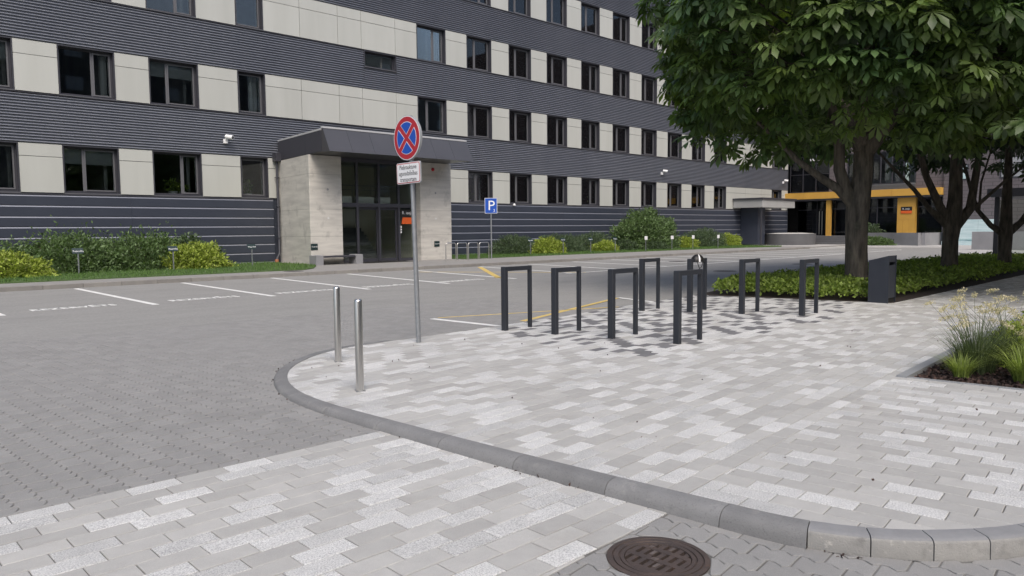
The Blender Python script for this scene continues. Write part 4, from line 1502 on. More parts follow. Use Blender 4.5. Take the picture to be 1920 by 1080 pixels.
bush('feathery_shrub', 29.8, 30.6, GZ, 1.7, 1.0, 0.98, 8000, 0.14, M_SHRUBD, 'dark feathery shrub nearest the P sign', GR, 11, aspect=0.2)
bush('golden_shrub', 31.2, 29.4, GZ, 1.25, 0.75, 0.82, 6000, 0.12, M_YSHRUB, 'bright yellow shrub beside the feathery shrub by the P sign', GR, 12, lumps=0.35)
bush('feathery_shrub', 33.4, 30.5, GZ, 2.1, 1.0, 1.02, 9000, 0.14, M_SHRUBD, 'dark feathery shrub between the bright yellow shrub and a small yellow one', GR, 13, aspect=0.2)
bush('feathery_shrub', 36.6, 30.7, GZ, 2.2, 0.9, 1.1, 8000, 0.14, M_SHRUBD, 'dark feathery shrub at the left foot of the big shrub', GR, 14, aspect=0.2)
bush('golden_shrub', 36.4, 29.5, GZ, 0.95, 0.6, 0.58, 4000, 0.12, M_YSHRUB, 'small dull yellow shrub in front of the big shrub', GR, 15, lumps=0.35)
bush('big_shrub', 41.2, 30.0, GZ, 3.1, 1.5, 2.35, 17000, 0.18, M_SHRUB, 'big round green shrub reaching up to the poster windows', GR, 16, lumps=0.3)
bush('leafy_shrub', 38.6, 29.5, GZ, 1.0, 0.6, 0.60, 3000, 0.13, M_SHRUBD, 'low dark shrub in front of the big shrub beside a white plate', GR, 17)
bush('leafy_shrub', 40.6, 28.6, GZ, 1.0, 0.6, 0.50, 3000, 0.13, M_SHRUBD, 'low dark shrub between two white plates before the big shrub', GR, 18)
bush('golden_shrub', 45.0, 29.3, GZ, 1.1, 0.7, 0.70, 4000, 0.13, M_YSHRUB, 'yellow green shrub at the right foot of the big shrub', GR, 19, lumps=0.35)
bush('feathery_shrub', 48.8, 30.3, GZ, 2.9, 1.1, 1.18, 9000, 0.15, M_SHRUBD, 'dark spreading shrub behind the last white plate', GR, 20, aspect=0.25)
bush('golden_shrub', 52.0, 29.9, GZ, 1.2, 0.7, 0.80, 4000, 0.13, M_YSHRUB, 'yellow green shrub ending the row by the service canopy', GR, 21, lumps=0.35)
bush('clipped_hedge', 64.2, 24.1, 0.03, 0.6, 1.1, 1.6, 3500, 0.18, M_SHRUBD, 'small upright hedge beside the steps of the brown building', None, 22, cat='hedge')
bush('clipped_hedge', 61.0, 22.6, 0.03, 0.8, 1.3, 0.6, 3000, 0.16, M_SHRUB, 'low green hedge at the foot of the slanting wall', None, 23, cat='hedge')

# ground cover under the trees
bed = [(14.95, 9.0), (15.5, 5.62), (36.0, 5.95), (36.0, 9.2), (30, 9.5), (22, 9.6), (17.5, 9.5)]
mb = MB(); mb.prism([(14.72, 9.28), (14.72, 9.0), (15.5, 5.40), (36.2, 5.80), (36.2, 9.6), (17, 9.75)], -0.15, 0.004)
mk('planting_bed', mb, M_MULCH, kind='structure')
rg = np.random.default_rng(50)
pts = []
while len(pts) < 42000:
    x = 14.9 + 21.2 * rg.random() ** 1.5
    y = rg.uniform(5.6, 9.6)
    if inside((x, y), bed):
        e_ = min(1.0, min(abs(y - 5.6 - (x - 15.5) * 0.016), abs(x - 14.95 - (9 - y) * 0.16)) / 0.35)
        hz = (0.10 + 0.22 * math.sqrt(max(0, e_))) * (0.85 + 0.45 * mnoise.noise(Vector((x * 1.7, y * 1.7, 3))))
        pts.append((x, y, 0.03 + hz * (1 - 0.5 * rg.random() ** 2)))
V, F = leaf_cards(np.array(pts), 0.085, rg, up=0.2, aspect=0.6)
np_obj('ground_cover', V, F, M_COVER, (22, 7.5, 0.0), kind='stuff')

# ornamental grass bed on the right
mb = MB(); mb.prism([(7.96, 2.56), (8.18, 0.5), (30, 0.6), (30, 3.95)], -0.15, -0.004)
mk('grass_bed', mb, M_MULCH, kind='structure')
ed = empty('bed_edging', (7.95, 2.6, 0), 'grey metal edging strip along the ornamental grass bed', 'edging')
b = MB(); b.prism([(7.90, 2.585), (30.0, 3.98), (30.0, 4.04), (7.90, 2.685)], -0.1, 0.018)
mk('edging_bar', b, M_GREYMET, ed)
b = MB(); b.prism([(7.925, 2.584), (8.15, 0.47), (8.175, 0.47), (7.945, 2.584)], -0.1, 0.012)
mk('edging_bar', b, M_GREYMET, ed)
# bark chips
rg = np.random.default_rng(61)
n = 5200
P_ = []
while len(P_) < n:
    x = 7.98 + 4.5 * rg.random() ** 1.6; y = rg.uniform(0.55, 3.2)
    if y < 2.52 + (x - 7.96) * 0.06 and x > 7.99 + (2.55 - y) * 0.11:
        P_.append((x, y, rg.uniform(0.0, 0.012)))
V, F = leaf_cards(np.array(P_), 0.045, rg, up=0.25, aspect=0.75)
V[:, 2] = np.clip(V[:, 2], -0.003, 0.03)
np_obj('bark_chips', V, F, M_CHIP, (9, 1.8, 0), kind='stuff')

def tuft(name, cx, cy, n, hmin, hmax, w, m, label, seed, lean=0.7, spread=0.10, heads=0, group='ornamental grasses'):
    rg = np.random.default_rng(seed)
    e = empty(name, (cx, cy, 0.0), label, 'ornamental grass', group)
    a = rg.uniform(0, 2 * np.pi, n)
    r0 = spread * np.sqrt(rg.random(n))
    base = np.stack([cx + r0 * np.cos(a), cy + r0 * np.sin(a), np.full(n, -0.005)], 1)
    aa = a + rg.normal(0, 0.5, n)
    dirh = np.stack([np.cos(aa), np.sin(aa), np.zeros(n)], 1)
    side = np.stack([-np.sin(aa), np.cos(aa), np.zeros(n)], 1)
    Ln = rg.uniform(hmin, hmax, n)
    ln = rg.uniform(0.15, 1.0, n) * lean
    K = 6
    Vs = []
    for k in range(K):
        t = k / (K - 1)
        c = base + dirh * (Ln * ln * (0.35 * t + 0.65 * t ** 2.2))[:, None]
        c[:, 2] += Ln * (t - ln * 0.42 * t ** 2.6)
        ww = (w * (1 - t) ** 0.6 + 0.0006) * rg.uniform(0.8, 1.2, n)
        Vs.append(c - side * ww[:, None] / 2); Vs.append(c + side * ww[:, None] / 2)
    V = np.concatenate(Vs)
    i = np.arange(n)
    F = np.concatenate([np.stack([i + 2 * k * n, i + (2 * k + 1) * n, i + (2 * k + 3) * n, i + (2 * k + 2) * n], 1) for k in range(K - 1)])
    np_obj('blades', V, F, m, (cx, cy, 0), e)
    if heads:
        hp, b = [], MB()
        for k in range(heads):
            a = rg.uniform(0, 6.28); q = rg.uniform(0.08, 0.55); z = rg.uniform(0.42, 0.82) - 0.25 * max(0, q - 0.3)
            top = Vector((cx + q * math.cos(a), cy + q * math.sin(a), z))
            b.tube([(cx + 0.05 * math.cos(a), cy + 0.05 * math.sin(a), 0), (cx + q * 0.45 * math.cos(a), cy + q * 0.45 * math.sin(a), z * 0.6), top], [0.003, 0.002, 0.0012], 4)
            for j in range(80):
                hp.append(tuple(top + Vector((math.cos(a), math.sin(a), -0.3)) * rg.uniform(-0.05, 0.05) + Vector(rg.normal(0, 1, 3)) * 0.011))
        mk('stalks', b, m, e)
        V, F = leaf_cards(np.array(hp), 0.016, rg, up=0.1, aspect=0.6)
        np_obj('seed_heads', V, F, M_SEED, (cx, cy, 0.5), e)
    return e

tuft('feather_grass', 8.72, 2.20, 430, 0.32, 0.72, 0.0075, M_TUFTD, 'tall dark green grass clump with pale seed heads at the bed corner', 71, lean=1.0, spread=0.17, heads=32)
tuft('feather_grass', 9.35, 2.05, 300, 0.35, 0.70, 0.0075, M_TUFTD, 'tall grass clump with seed heads behind the golden bush', 72, lean=1.0, spread=0.17, heads=24)
tuft('sedge_tuft', 8.25, 2.20, 260, 0.18, 0.34, 0.0075, M_TUFT, 'small bright green sedge tuft at the sharp bed corner', 73, lean=1.0, spread=0.06)
tuft('sedge_tuft', 8.46, 1.72, 360, 0.25, 0.50, 0.0085, M_TUFT, 'arching lime sedge at the paving edge of the bed', 74, lean=1.05, spread=0.09)
tuft('sedge_tuft', 8.85, 1.68, 380, 0.28, 0.58, 0.0085, M_TUFT, 'larger lime sedge behind the arching one', 75, lean=0.9, spread=0.1)
bush('golden_shrub', 9.55, 1.95, 0.0, 0.42, 0.38, 0.45, 2600, 0.045, M_YSHRUB, 'small golden leaved bush among the ornamental grasses', None, 76)
bush('golden_shrub', 11.0, 2.0, 0.0, 0.6, 0.5, 0.45, 2600, 0.05, M_YSHRUB, 'golden leaved bush deeper in the grass bed', None, 77)

# ------------------------------------------------------------------ chestnut trees
def leaf_proto(detail=True):
    Vl, Fl = [], []
    for ang, ln in zip((-118, -78, -39, 0, 39, 78, 118), (0.5, 0.78, 0.95, 1.0, 0.95, 0.78, 0.5)):
        a = math.radians(ang)
        d = np.array([math.cos(a), math.sin(a), 0]); s = np.array([-math.sin(a), math.cos(a), 0])
        def P3(t, w, lift): return d * t * ln + s * w * ln + np.array([0, 0, -0.42 * (t * ln) ** 1.7 + lift])
        b = len(Vl)
        if detail:
            Vl += [P3(0.02, 0, 0), P3(0.42, 0.09, 0.03), P3(0.42, 0, 0), P3(0.42, -0.09, 0.03), P3(0.72, 0.19, 0.04), P3(0.72, 0, 0), P3(0.72, -0.19, 0.04), P3(1.0, 0, -0.02)]
            Fl += [(b, b + 2, b + 1, b + 1), (b, b + 3, b + 2, b + 2), (b + 1, b + 2, b + 5, b + 4), (b + 2, b + 3, b + 6, b + 5), (b + 4, b + 5, b + 7, b + 7), (b + 5, b + 6, b + 7, b + 7)]
        else:
            Vl += [P3(0.02, 0, 0), P3(0.68, 0.18, 0.03), P3(1.0, 0, 0), P3(0.68, -0.18, 0.03)]
            Fl += [(b, b + 3, b + 2, b + 1)]
    return np.array(Vl), Fl

def tri_faces(Fl):
    T = []
    for f in Fl:
        f = list(dict.fromkeys(f))
        T += [(f[0], f[i], f[i + 1]) for i in range(1, len(f) - 1)]
    return np.array(T)

def in_view_arr(P_, margin=0.02):
    v = P_ - np.array([0, 0, CAM_H])
    d = v @ np.array(CF)
    x = 0.5 + F_PX * (v @ np.array(CR)) / d / 1920
    y = 0.5 - F_PX * (v @ np.array(CU)) / d / 1080
    return np.where((d > 0.5) & (x > -margin) & (x < 1 + margin) & (y > -margin) & (y < 1 + margin), d, 1e9)

def chestnut(bx, by, label, seed, R_, zc, rz, nclus, leafL, m, limbs, trunk, detail=True, nobj=300, off=(0, 0)):
    rg = np.random.default_rng(seed)
    t = empty('chestnut_tree', (bx, by, 0.0), label, 'tree', 'chestnut trees in the planted strip')
    rv, ux = np.array([CR.x, CR.y, 0.0]), np.array([CF.x, CF.y, 0.0])
    rv /= np.linalg.norm(rv); ux /= np.linalg.norm(ux)
    def W(p): return tuple(np.array([bx, by, 0]) + rv * p[0] + ux * p[1] + np.array([0, 0, p[2]]))
    b = MB()
    b.tube([W(p[:3]) for p in trunk], [p[3] * 0.87 for p in trunk], 20, jitter=0.06)
    tr = mk('trunk', b, M_BARK, t, smooth=True)
    for lb in limbs:
        b = MB(); b.tube([W(p[:3]) for p in lb], [p[3] * 0.85 for p in lb], 10, jitter=0.06)
        mk('branch', b, M_BARK, t, smooth=True)
    # cluster centres on and in a lumpy, flat-bottomed crown
    c = np.array([bx + off[0], by + off[1], zc])
    d = rg.normal(size=(nclus, 3)); d /= np.linalg.norm(d, axis=1, keepdims=True)
    hz = np.sqrt(np.maximum(1e-6, 1 - d[:, 2] ** 2))
    rad = np.where(rg.random(nclus) < 0.75, rg.uniform(0.84, 1.0, nclus), rg.uniform(0.45, 0.86, nclus))
    lump = np.array([mnoise.noise(Vector((q[0] * 2.4 + seed * 3.1, q[1] * 2.4, q[2] * 2.8))) for q in d])
    rad = rad * (1 + 0.17 * lump)
    dd = d.copy()
    hh = hz ** 0.5                                   # squarer profile than a ball
    dd[:, 0] = d[:, 0] / hz * hh; dd[:, 1] = d[:, 1] / hz * hh
    C_ = c + dd * rad[:, None] * np.array([R_, R_, rz])
    # foliage hangs in tiers
    azm = np.arctan2(d[:, 1], d[:, 0])
    nz = np.array([mnoise.noise(Vector((math.cos(a) * 2.2 + seed, math.sin(a) * 2.2, 0.3))) for a in azm])
    fr_ = (C_[:, 2] / 0.8 + nz * 1.5) % 1.0
    C_[:, 2] -= 0.8 * fr_ * 0.62
    C_[:, 2] -= 0.12 * (hz * rad) ** 2
    keepm = C_[:, 2] < zc + rz * 0.75
    C_ = C_[keepm]; d = d[keepm]
    # keep only clusters which the picture or its surroundings can see: drop part of the deep upper core
    nl = 6
    N = len(C_) * nl
    cc = np.repeat(C_, nl, 0); dc = np.repeat(d, nl, 0)
    az = np.tile(np.arange(nl) * (2 * np.pi / nl), len(C_)) + np.repeat(rg.uniform(0, 6.28, len(C_)), nl) + rg.normal(0, 0.25, N)
    fwd = np.stack([np.cos(az), np.sin(az), np.zeros(N)], 1)
    tw = fwd * 0.75 + np.stack([dc[:, 0], dc[:, 1], np.zeros(N)], 1) * 0.7
    tw[:, 2] = rg.uniform(-0.95, 0.15, N)
    tw /= np.linalg.norm(tw, axis=1, keepdims=True)
    pos = cc + tw * rg.uniform(0.10, 0.34, N)[:, None] * (leafL / 0.25)
    up = np.stack([dc[:, 0] * 0.45 + rg.normal(0, 0.34, N), dc[:, 1] * 0.45 + rg.normal(0, 0.34, N), np.ones(N)], 1)
    sx = tw
    sy = np.cross(up, sx); sy /= np.linalg.norm(sy, axis=1, keepdims=True)
    sz = np.cross(sx, sy)
    sc = leafL * rg.uniform(0.55, 1.25, N)
    proto, Fl = leaf_proto(detail)
    T = tri_faces(Fl)
    # the 300 that show largest: nearest in view, on the camera's side
    dist = in_view_arr(pos)
    toward = -(dc @ np.array(CF))
    order = np.argsort(dist - 2.0 * toward)
    near = order[:6 * nobj]
    near = near[dist[near] < 1e8]
    near = near[:: max(1, len(near) // max(1, nobj))][:nobj]
    mask = np.ones(N, bool); mask[near] = False
    idx = np.where(mask)[0]
    Rm = np.stack([sx, sy, sz], 2)                    # columns are the axes
    Vv = np.einsum('nij,pj->npi', Rm[idx], proto) * sc[idx][:, None, None] + pos[idx][:, None, :]
    k = len(proto)
    Fv = (T[None] + (np.arange(len(idx)) * k)[:, None, None]).reshape(-1, 3)
    cr = np_obj('crown', Vv.reshape(-1, 3), Fv, m, (c[0], c[1], zc), t, kind='stuff')
    lme = np_mesh('leaf', proto, T, m)
    for i in near:
        o = bpy.data.objects.new('leaf', lme)
        COL.objects.link(o)
        o.parent = cr
        M4 = Matrix([[*(Rm[i][r] * sc[i]), pos[i][r] - c[r]] for r in range(3)] + [[0, 0, 0, 1]])
        o.matrix_basis = M4
    # twigs that carry the clusters
    b = MB()
    pick = rg.permutation(len(C_))[:260]
    for i in pick:
        s = np.array([bx, by, 0]) + (C_[i] - np.array([bx, by, 0])) * np.array([0.55, 0.55, 1]) + np.array([0, 0, -0.5])
        s[2] = max(s[2], zc - rz * 0.62)
        mid = (s + C_[i]) / 2 + np.array([0, 0, 0.12])
        b.tube([tuple(s), tuple(mid), tuple(C_[i])], [0.028, 0.018, 0.006], 4, cap=False)
    mk('twigs', b, M_BARK, t, kind='stuff')
    return t

chestnut(17.66, 6.93, 'big leafy chestnut tree behind the graphite litter bin', 31, 4.38, 6.85, 3.1, 1650, 0.34, M_LEAF1,
         [[(-0.05, 0, 2.0, 0.20), (-0.45, 0, 2.35, 0.13), (-0.85, 0.05, 2.62, 0.10), (-1.35, 0.1, 3.0, 0.08), (-1.8, 0.2, 3.5, 0.06), (-2.6, 0.2, 4.2, 0.04)],
          [(-0.05, 0, 1.95, 0.22), (-0.3, 0, 2.35, 0.17), (-0.45, 0, 2.8, 0.15), (-0.42, 0.1, 3.3, 0.14), (-0.6, 0.2, 4.4, 0.1), (-1.0, 0.2, 6.0, 0.06)],
          [(0.1, 0, 3.1, 0.2), (0.8, -0.3, 4.2, 0.13), (1.8, -0.6, 5.3, 0.07), (2.8, -0.6, 6.0, 0.04)],
          [(0.05, 0, 3.2, 0.2), (0.1, 1.0, 4.4, 0.13), (0.2, 2.4, 5.6, 0.06)],
          [(0.0, 0, 3.3, 0.2), (-0.3, -1.0, 4.6, 0.12), (-0.8, -2.4, 5.8, 0.05)]],
         [(0.0, 0, -0.1, 0.40), (0.0, 0, 0.12, 0.33), (0.0, 0, 0.4, 0.285), (-0.02, 0, 1.0, 0.265), (-0.03, 0, 1.6, 0.27), (0.0, 0, 2.1, 0.29), (0.08, 0, 2.6, 0.25), (0.1, 0, 3.2, 0.23), (0.1, 0, 4.2, 0.18), (0.15, 0, 6, 0.1)])
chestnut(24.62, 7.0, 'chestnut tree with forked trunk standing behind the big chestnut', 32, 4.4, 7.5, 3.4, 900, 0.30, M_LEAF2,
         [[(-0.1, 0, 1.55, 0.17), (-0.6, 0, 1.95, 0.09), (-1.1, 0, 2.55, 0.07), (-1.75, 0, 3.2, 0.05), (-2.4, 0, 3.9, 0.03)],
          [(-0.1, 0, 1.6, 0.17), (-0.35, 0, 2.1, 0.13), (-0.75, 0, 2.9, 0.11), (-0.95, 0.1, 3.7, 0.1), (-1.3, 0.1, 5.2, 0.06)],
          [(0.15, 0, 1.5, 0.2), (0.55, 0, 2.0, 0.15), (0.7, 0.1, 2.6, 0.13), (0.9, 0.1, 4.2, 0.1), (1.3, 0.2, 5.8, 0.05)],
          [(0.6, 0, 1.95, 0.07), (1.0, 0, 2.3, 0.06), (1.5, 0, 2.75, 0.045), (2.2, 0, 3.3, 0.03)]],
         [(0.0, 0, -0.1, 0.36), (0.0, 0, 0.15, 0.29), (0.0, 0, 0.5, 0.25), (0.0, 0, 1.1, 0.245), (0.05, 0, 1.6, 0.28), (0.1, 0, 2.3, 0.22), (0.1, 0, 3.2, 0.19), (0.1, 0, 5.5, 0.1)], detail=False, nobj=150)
chestnut(28.75, 6.55, 'chestnut tree with low wide fork beside the glass shelter', 33, 4.2, 7.2, 3.3, 750, 0.30, M_LEAF2,
         [[(-0.1, 0, 1.25, 0.15), (-0.5, 0, 1.5, 0.10), (-0.95, 0, 2.0, 0.08), (-1.2, 0, 2.7, 0.07), (-1.6, 0, 4.0, 0.04)],
          [(0.1, 0, 1.25, 0.15), (0.5, 0, 1.6, 0.12), (0.9, 0, 2.2, 0.10), (1.4, 0, 3.4, 0.06)],
          [(-0.9, 0, 1.9, 0.05), (-0.8, 0.1, 2.9, 0.04), (-0.5, 0.1, 4.0, 0.03)]],
         [(0.0, 0, -0.1, 0.33), (0.0, 0, 0.15, 0.26), (0.0, 0, 0.6, 0.22), (0.0, 0, 1.2, 0.24), (0.0, 0, 1.7, 0.2), (0.0, 0, 3, 0.15), (0.0, 0, 5, 0.08)], detail=False, nobj=120)

chestnut(19.5, -1.2, 'chestnut tree in the ornamental grass bed shading the path', 34, 4.5, 6.9, 3.0, 800, 0.34, M_LEAF2,
         [[(-0.1, 0, 1.8, 0.15), (-0.6, 0, 2.6, 0.10), (-1.4, 0, 4.0, 0.06)], [(0.1, 0, 1.8, 0.15), (0.6, 0, 2.8, 0.10), (1.4, 0, 4.2, 0.06)]],
         [(0.0, 0, -0.1, 0.35), (0.0, 0, 0.15, 0.28), (0.0, 0, 0.6, 0.25), (0.0, 0, 1.8, 0.24), (0.0, 0, 3, 0.18), (0.0, 0, 5, 0.1)], detail=False, nobj=40)
chestnut(27.5, -0.6, 'chestnut tree farther along the ornamental grass bed', 35, 4.5, 6.9, 3.0, 600, 0.34, M_LEAF2,
         [[(-0.1, 0, 1.8, 0.15), (-0.6, 0, 2.6, 0.10), (-1.4, 0, 4.0, 0.06)], [(0.1, 0, 1.8, 0.15), (0.6, 0, 2.8, 0.10), (1.4, 0, 4.2, 0.06)]],
         [(0.0, 0, -0.1, 0.35), (0.0, 0, 0.15, 0.28), (0.0, 0, 0.6, 0.25), (0.0, 0, 1.8, 0.24), (0.0, 0, 3, 0.18), (0.0, 0, 5, 0.1)], detail=False, nobj=40)

# ------------------------------------------------------------------ street furniture
def rack(i, p, q, label, grp):
    h = 0.95
    x0, x1 = p[0], q[0]
    y = (p[1] + q[1]) / 2
    e = empty('bike_stand', (x0, y, 0.0), label, 'bike stand', grp)
    hw = 0.032
    b = MB(); b.cbox(x0 - 0.035, x0 + 0.035, y - 0.045, y + 0.045, -0.05, h, 0.006)
    mk('leg', b, M_RACK, e)
    b = MB(); b.cbox(x1 - 0.022, x1 + 0.022, y - 0.032, y + 0.032, -0.05, h, 0.005)
    mk('leg', b, M_RACK, e)
    b = MB(); b.box(x0 + 0.036, x1 - 0.023, y - hw, y + hw, h - 0.065, h - 0.003)
    mk('crossbar', b, M_RACK, e)
    return e
front = [((7.65, 8.09), (8.18, 8.1)), ((7.86, 7.27), (8.38, 7.28)), ((8.08, 6.42), (8.62, 6.43)), ((8.27, 5.50), (8.80, 5.49))]
back = [((11.18, 8.19), (11.68, 8.19)), ((11.60, 7.45), (12.09, 7.45)), ((11.92, 6.60), (12.47, 6.62)), ((12.35, 5.73), (12.89, 5.73))]
fl = ['dark square bike stand closest to the yellow lines in the front rank', 'second bike stand from the sign pole in the front rank',
      'third bike stand from the sign pole in the front rank', 'bike stand at the open paving end of the front rank']
bl = ['dark bike stand in the rear rank next to the asphalt edge', 'dark bike stand in the rear rank with a helmet hung on it',
      'bike stand in the rear rank one away from the helmet', 'bike stand in the rear rank closest to the litter bin']
for i, (p, q) in enumerate(front): rack(i, p, q, fl[i], 'bike stands on the pavement')
for i, (p, q) in enumerate(back): rack(i, p, q, bl[i], 'bike stands on the pavement')

# helmet hung over the crossbar
hx, hy, hz_ = 11.84, 7.45, 0.90
he = empty('bicycle_helmet', (hx, hy, hz_ - 0.1), 'black and white bicycle helmet hung on a rear bike stand', 'helmet')
def shell(r0, ang0, ang1, m, nm, z0=0.0, parent=None):
    b = MB(); V, F = [], []
    nu, nv = 14, 7
    for i in range(nu + 1):
        a = ang0 + (ang1 - ang0) * i / nu
        for j in range(nv + 1):
            t = (math.pi * 0.52) * j / nv
            V.append((hx + 0.145 * r0 * math.sin(t) * math.cos(a), hy + 0.105 * r0 * math.sin(t) * math.sin(a), hz_ + z0 + 0.125 * r0 * math.cos(t)))
    for i in range(nu):
        F += [(i * (nv + 1) + j, i * (nv + 1) + j + 1, (i + 1) * (nv + 1) + j + 1, (i + 1) * (nv + 1) + j) for j in range(nv)]
    b.add(V, F)
    return mk(nm, b, m, parent or he, smooth=True)
for k in range(6):
    a = k * math.pi / 3
    shell(1.0 if k % 2 else 1.03, a + 0.05, a + math.pi / 3 - 0.05, M_BLACK, 'helmet_rib')
shell(0.93, 0, 2 * math.pi, M_BLACK, 'helmet_liner')
shell(1.05, 4.05, 4.30, M_WHITE, 'white_stripe')
b = MB()
b.tube([(hx - 0.10, hy - 0.05, hz_ + 0.01), (hx - 0.06, hy - 0.06, hz_ - 0.09), (hx - 0.01, hy - 0.05, hz_ - 0.13)], 0.007, 6)
b.tube([(hx + 0.10, hy - 0.05, hz_ + 0.01), (hx + 0.04, hy - 0.06, hz_ - 0.10), (hx - 0.01, hy - 0.05, hz_ - 0.13)], 0.007, 6)
mk('chin_strap', b, M_BLACK, he)

# bollards
for (x, y, lab) in ((3.81, 6.02, 'polished steel bollard standing close to the curved kerb'), (4.51, 7.57, 'polished steel bollard set back nearer the driveway')):
    e = empty('bollard', (x, y, 0), lab, 'bollard', 'steel bollards at the pavement tip')
    b = MB(); b.lathe([(0.0375, -0.05), (0.0375, 0.845), (0.034, 0.858), (0.028, 0.864), (0.012, 0.867)], x, y, 32)
    mk('post', b, M_STEEL, e, smooth=True)
    b = MB()
    for k in range(4):
        a = k * math.pi / 2 + 0.4
        b.box(x + 0.047 * math.cos(a) - 0.008, x + 0.047 * math.cos(a) + 0.008, y + 0.047 * math.sin(a) - 0.008, y + 0.047 * math.sin(a) + 0.008, 0.0, 0.012)
    b.lathe([(0.043, 0.0), (0.043, 0.004), (0.038, 0.005)], x, y, 24)
    mk('base_ring', b, M_GALV, e)

# no stopping sign
sx, sy = 6.05, 8.09
e = empty('no_stopping_sign', (sx, sy, 0), 'round red and blue no stopping sign with white text plate on a grey pole', 'traffic sign')
lean = Matrix.Rotation(math.radians(-1.15), 3, Vector((CF.x, CF.y, 0)).normalized())
def ln(p):
    v = lean @ (Vector(p) - Vector((sx, sy, 0))) + Vector((sx, sy, 0)); return (v.x, v.y, v.z)
b = MB(); b.tube([ln((sx, sy, -0.05)), ln((sx, sy, 1.5)), ln((sx, sy, 3.0))], 0.032, 16)
pole = mk('pole', b, M_GALV, e, smooth=True)
cyy, cz, xf = sy + 0.02, 2.71, sx - 0.05
def disc(r, x0, x1, n=40, a0=0.0, a1=2 * math.pi, y0=None):
    b = MB()
    V = []
    for x in (x0, x1):
        V += [ln((x, cyy - r * math.cos(a0 + (a1 - a0) * k / n), cz + r * math.sin(a0 + (a1 - a0) * k / n))) for k in range(n)]
    b.add(V, [tuple(range(n)), tuple(range(2 * n - 1, n - 1, -1))] + [(k, n + k, n + (k + 1) % n, (k + 1) % n) for k in range(n)])
    return b
face = mk('sign_disc', disc(0.290, xf, xf + 0.035), M_GREYMET, e)
mk('white_rim', disc(0.286, xf - 0.002, xf - 0.0003), M_WHITE, face)
mk('red_face', disc(0.276, xf - 0.004, xf - 0.0025), M_RED, face)
def sector(c_ang, half, rin, rout, x, m, nm):
    """one field between the arms of the cross"""
    b = MB(); pts = [(rin, c_ang)]
    n = 14
    pts += [(rout, c_ang - half + 2 * half * k / n) for k in range(n + 1)]
    V = [ln((x, cyy - r * math.cos(a), cz + r * math.sin(a))) for r, a in pts] + [ln((x + 0.001, cyy - r * math.cos(a), cz + r * math.sin(a))) for r, a in pts]
    k_ = len(pts)
    b.add(V, [tuple(range(k_)), tuple(range(2 * k_ - 1, k_ - 1, -1))] + [(k, k_ + k, k_ + (k + 1) % k_, (k + 1) % k_) for k in range(k_)])
    mk(nm, b, m, face)
for k in range(4):
    a = k * math.pi / 2
    sector(a, math.radians(36), 0.042, 0.212, xf - 0.0055, M_WHITE, 'white_field')
    sector(a, math.radians(34.0), 0.052, 0.205, xf - 0.007, M_BLUE, 'blue_field')
# text plate
def rrect(y0, y1, z0, z1, r, x0, x1):
    P2 = []
    for (cy_, cz_, a) in ((y1 - r, z1 - r, 0), (y0 + r, z1 - r, 90), (y0 + r, z0 + r, 180), (y1 - r, z0 + r, 270)):
        for k in range(6):
            t = math.radians(a + 18 * k)
            P2.append((cy_ + r * math.cos(t), cz_ + r * math.sin(t)))
    n = len(P2)
    b = MB()
    b.add([ln((x0, y, z)) for y, z in P2] + [ln((x1, y, z)) for y, z in P2],
          [tuple(range(n - 1, -1, -1)), tuple(range(n, 2 * n))] + [(k, (k + 1) % n, n + (k + 1) % n, n + k) for k in range(n)])
    return b
py0, py1, pz0, pz1 = sy - 0.245, sy + 0.275, 2.115, 2.395
plate = mk('text_plate', rrect(py0, py1, pz0, pz1, 0.03, xf, xf + 0.02), M_GREYMET, e)
mk('white_rim', rrect(py0 + 0.003, py1 - 0.003, pz0 + 0.003, pz1 - 0.003, 0.028, xf - 0.002, xf - 0.0003), M_WHITE, plate)
mk('red_border', rrect(py0 + 0.010, py1 - 0.010, pz0 + 0.010, pz1 - 0.010, 0.024, xf - 0.0035, xf - 0.0022), M_RED, plate)
mk('white_face', rrect(py0 + 0.020, py1 - 0.020, pz0 + 0.020, pz1 - 0.020, 0.018, xf - 0.005, xf - 0.0037), M_WHITE, plate)
for txt, z in (('Piebrauktuve', 2.305), ('ugunsdzēsības', 2.225), ('transportam', 2.145)):
    p = ln((xf - 0.0058, (py0 + py1) / 2, z))
    o = text_obj('lettering', txt, 0.083, p, (math.pi / 2, 0, -math.pi / 2), M_BLACK, plate, align='CENTER', width=0.86)
b = MB()
for z in (2.2, 2.33, 2.55, 2.85):
    b.box(sx - 0.014, sx + 0.04, sy - 0.045, sy + 0.045, z, z + 0.025)
b.v = [ln(v) for v in b.v]
mk('clamp', b, M_GALV, e, kind='stuff')

# P sign near the hoops
gx, gy = 24.62, 26.95
e = empty('parking_sign', (gx, gy, 0.1), 'blue square parking sign with a white P on a thin pole', 'traffic sign')
b = MB(); b.tube([(gx, gy, 0.05), (gx, gy, 3.0)], 0.032, 12)
mk('pole', b, M_GALV, e, smooth=True)
rot = math.atan2(gy, gx) - math.pi / 2
ca, sa = math.cos(rot), math.sin(rot)
def PS(u, d, z): return (gx + u * ca + d * sa, gy + u * sa - d * ca, z)
def plate_box(u0, u1, d0, d1, z0, z1):
    b = MB()
    b.add([PS(u0, d0, z0), PS(u1, d0, z0), PS(u1, d1, z0), PS(u0, d1, z0), PS(u0, d0, z1), PS(u1, d0, z1), PS(u1, d1, z1), PS(u0, d1, z1)],
          [(0, 1, 2, 3), (7, 6, 5, 4), (4, 5, 1, 0), (5, 6, 2, 1), (6, 7, 3, 2), (7, 4, 0, 3)])
    return b
pp = mk('sign_plate', plate_box(-0.30, 0.30, 0.035, 0.06, 2.28, 3.02), M_GREYMET, e)
mk('white_rim', plate_box(-0.298, 0.298, 0.0603, 0.063, 2.282, 3.018), M_WHITE, pp)
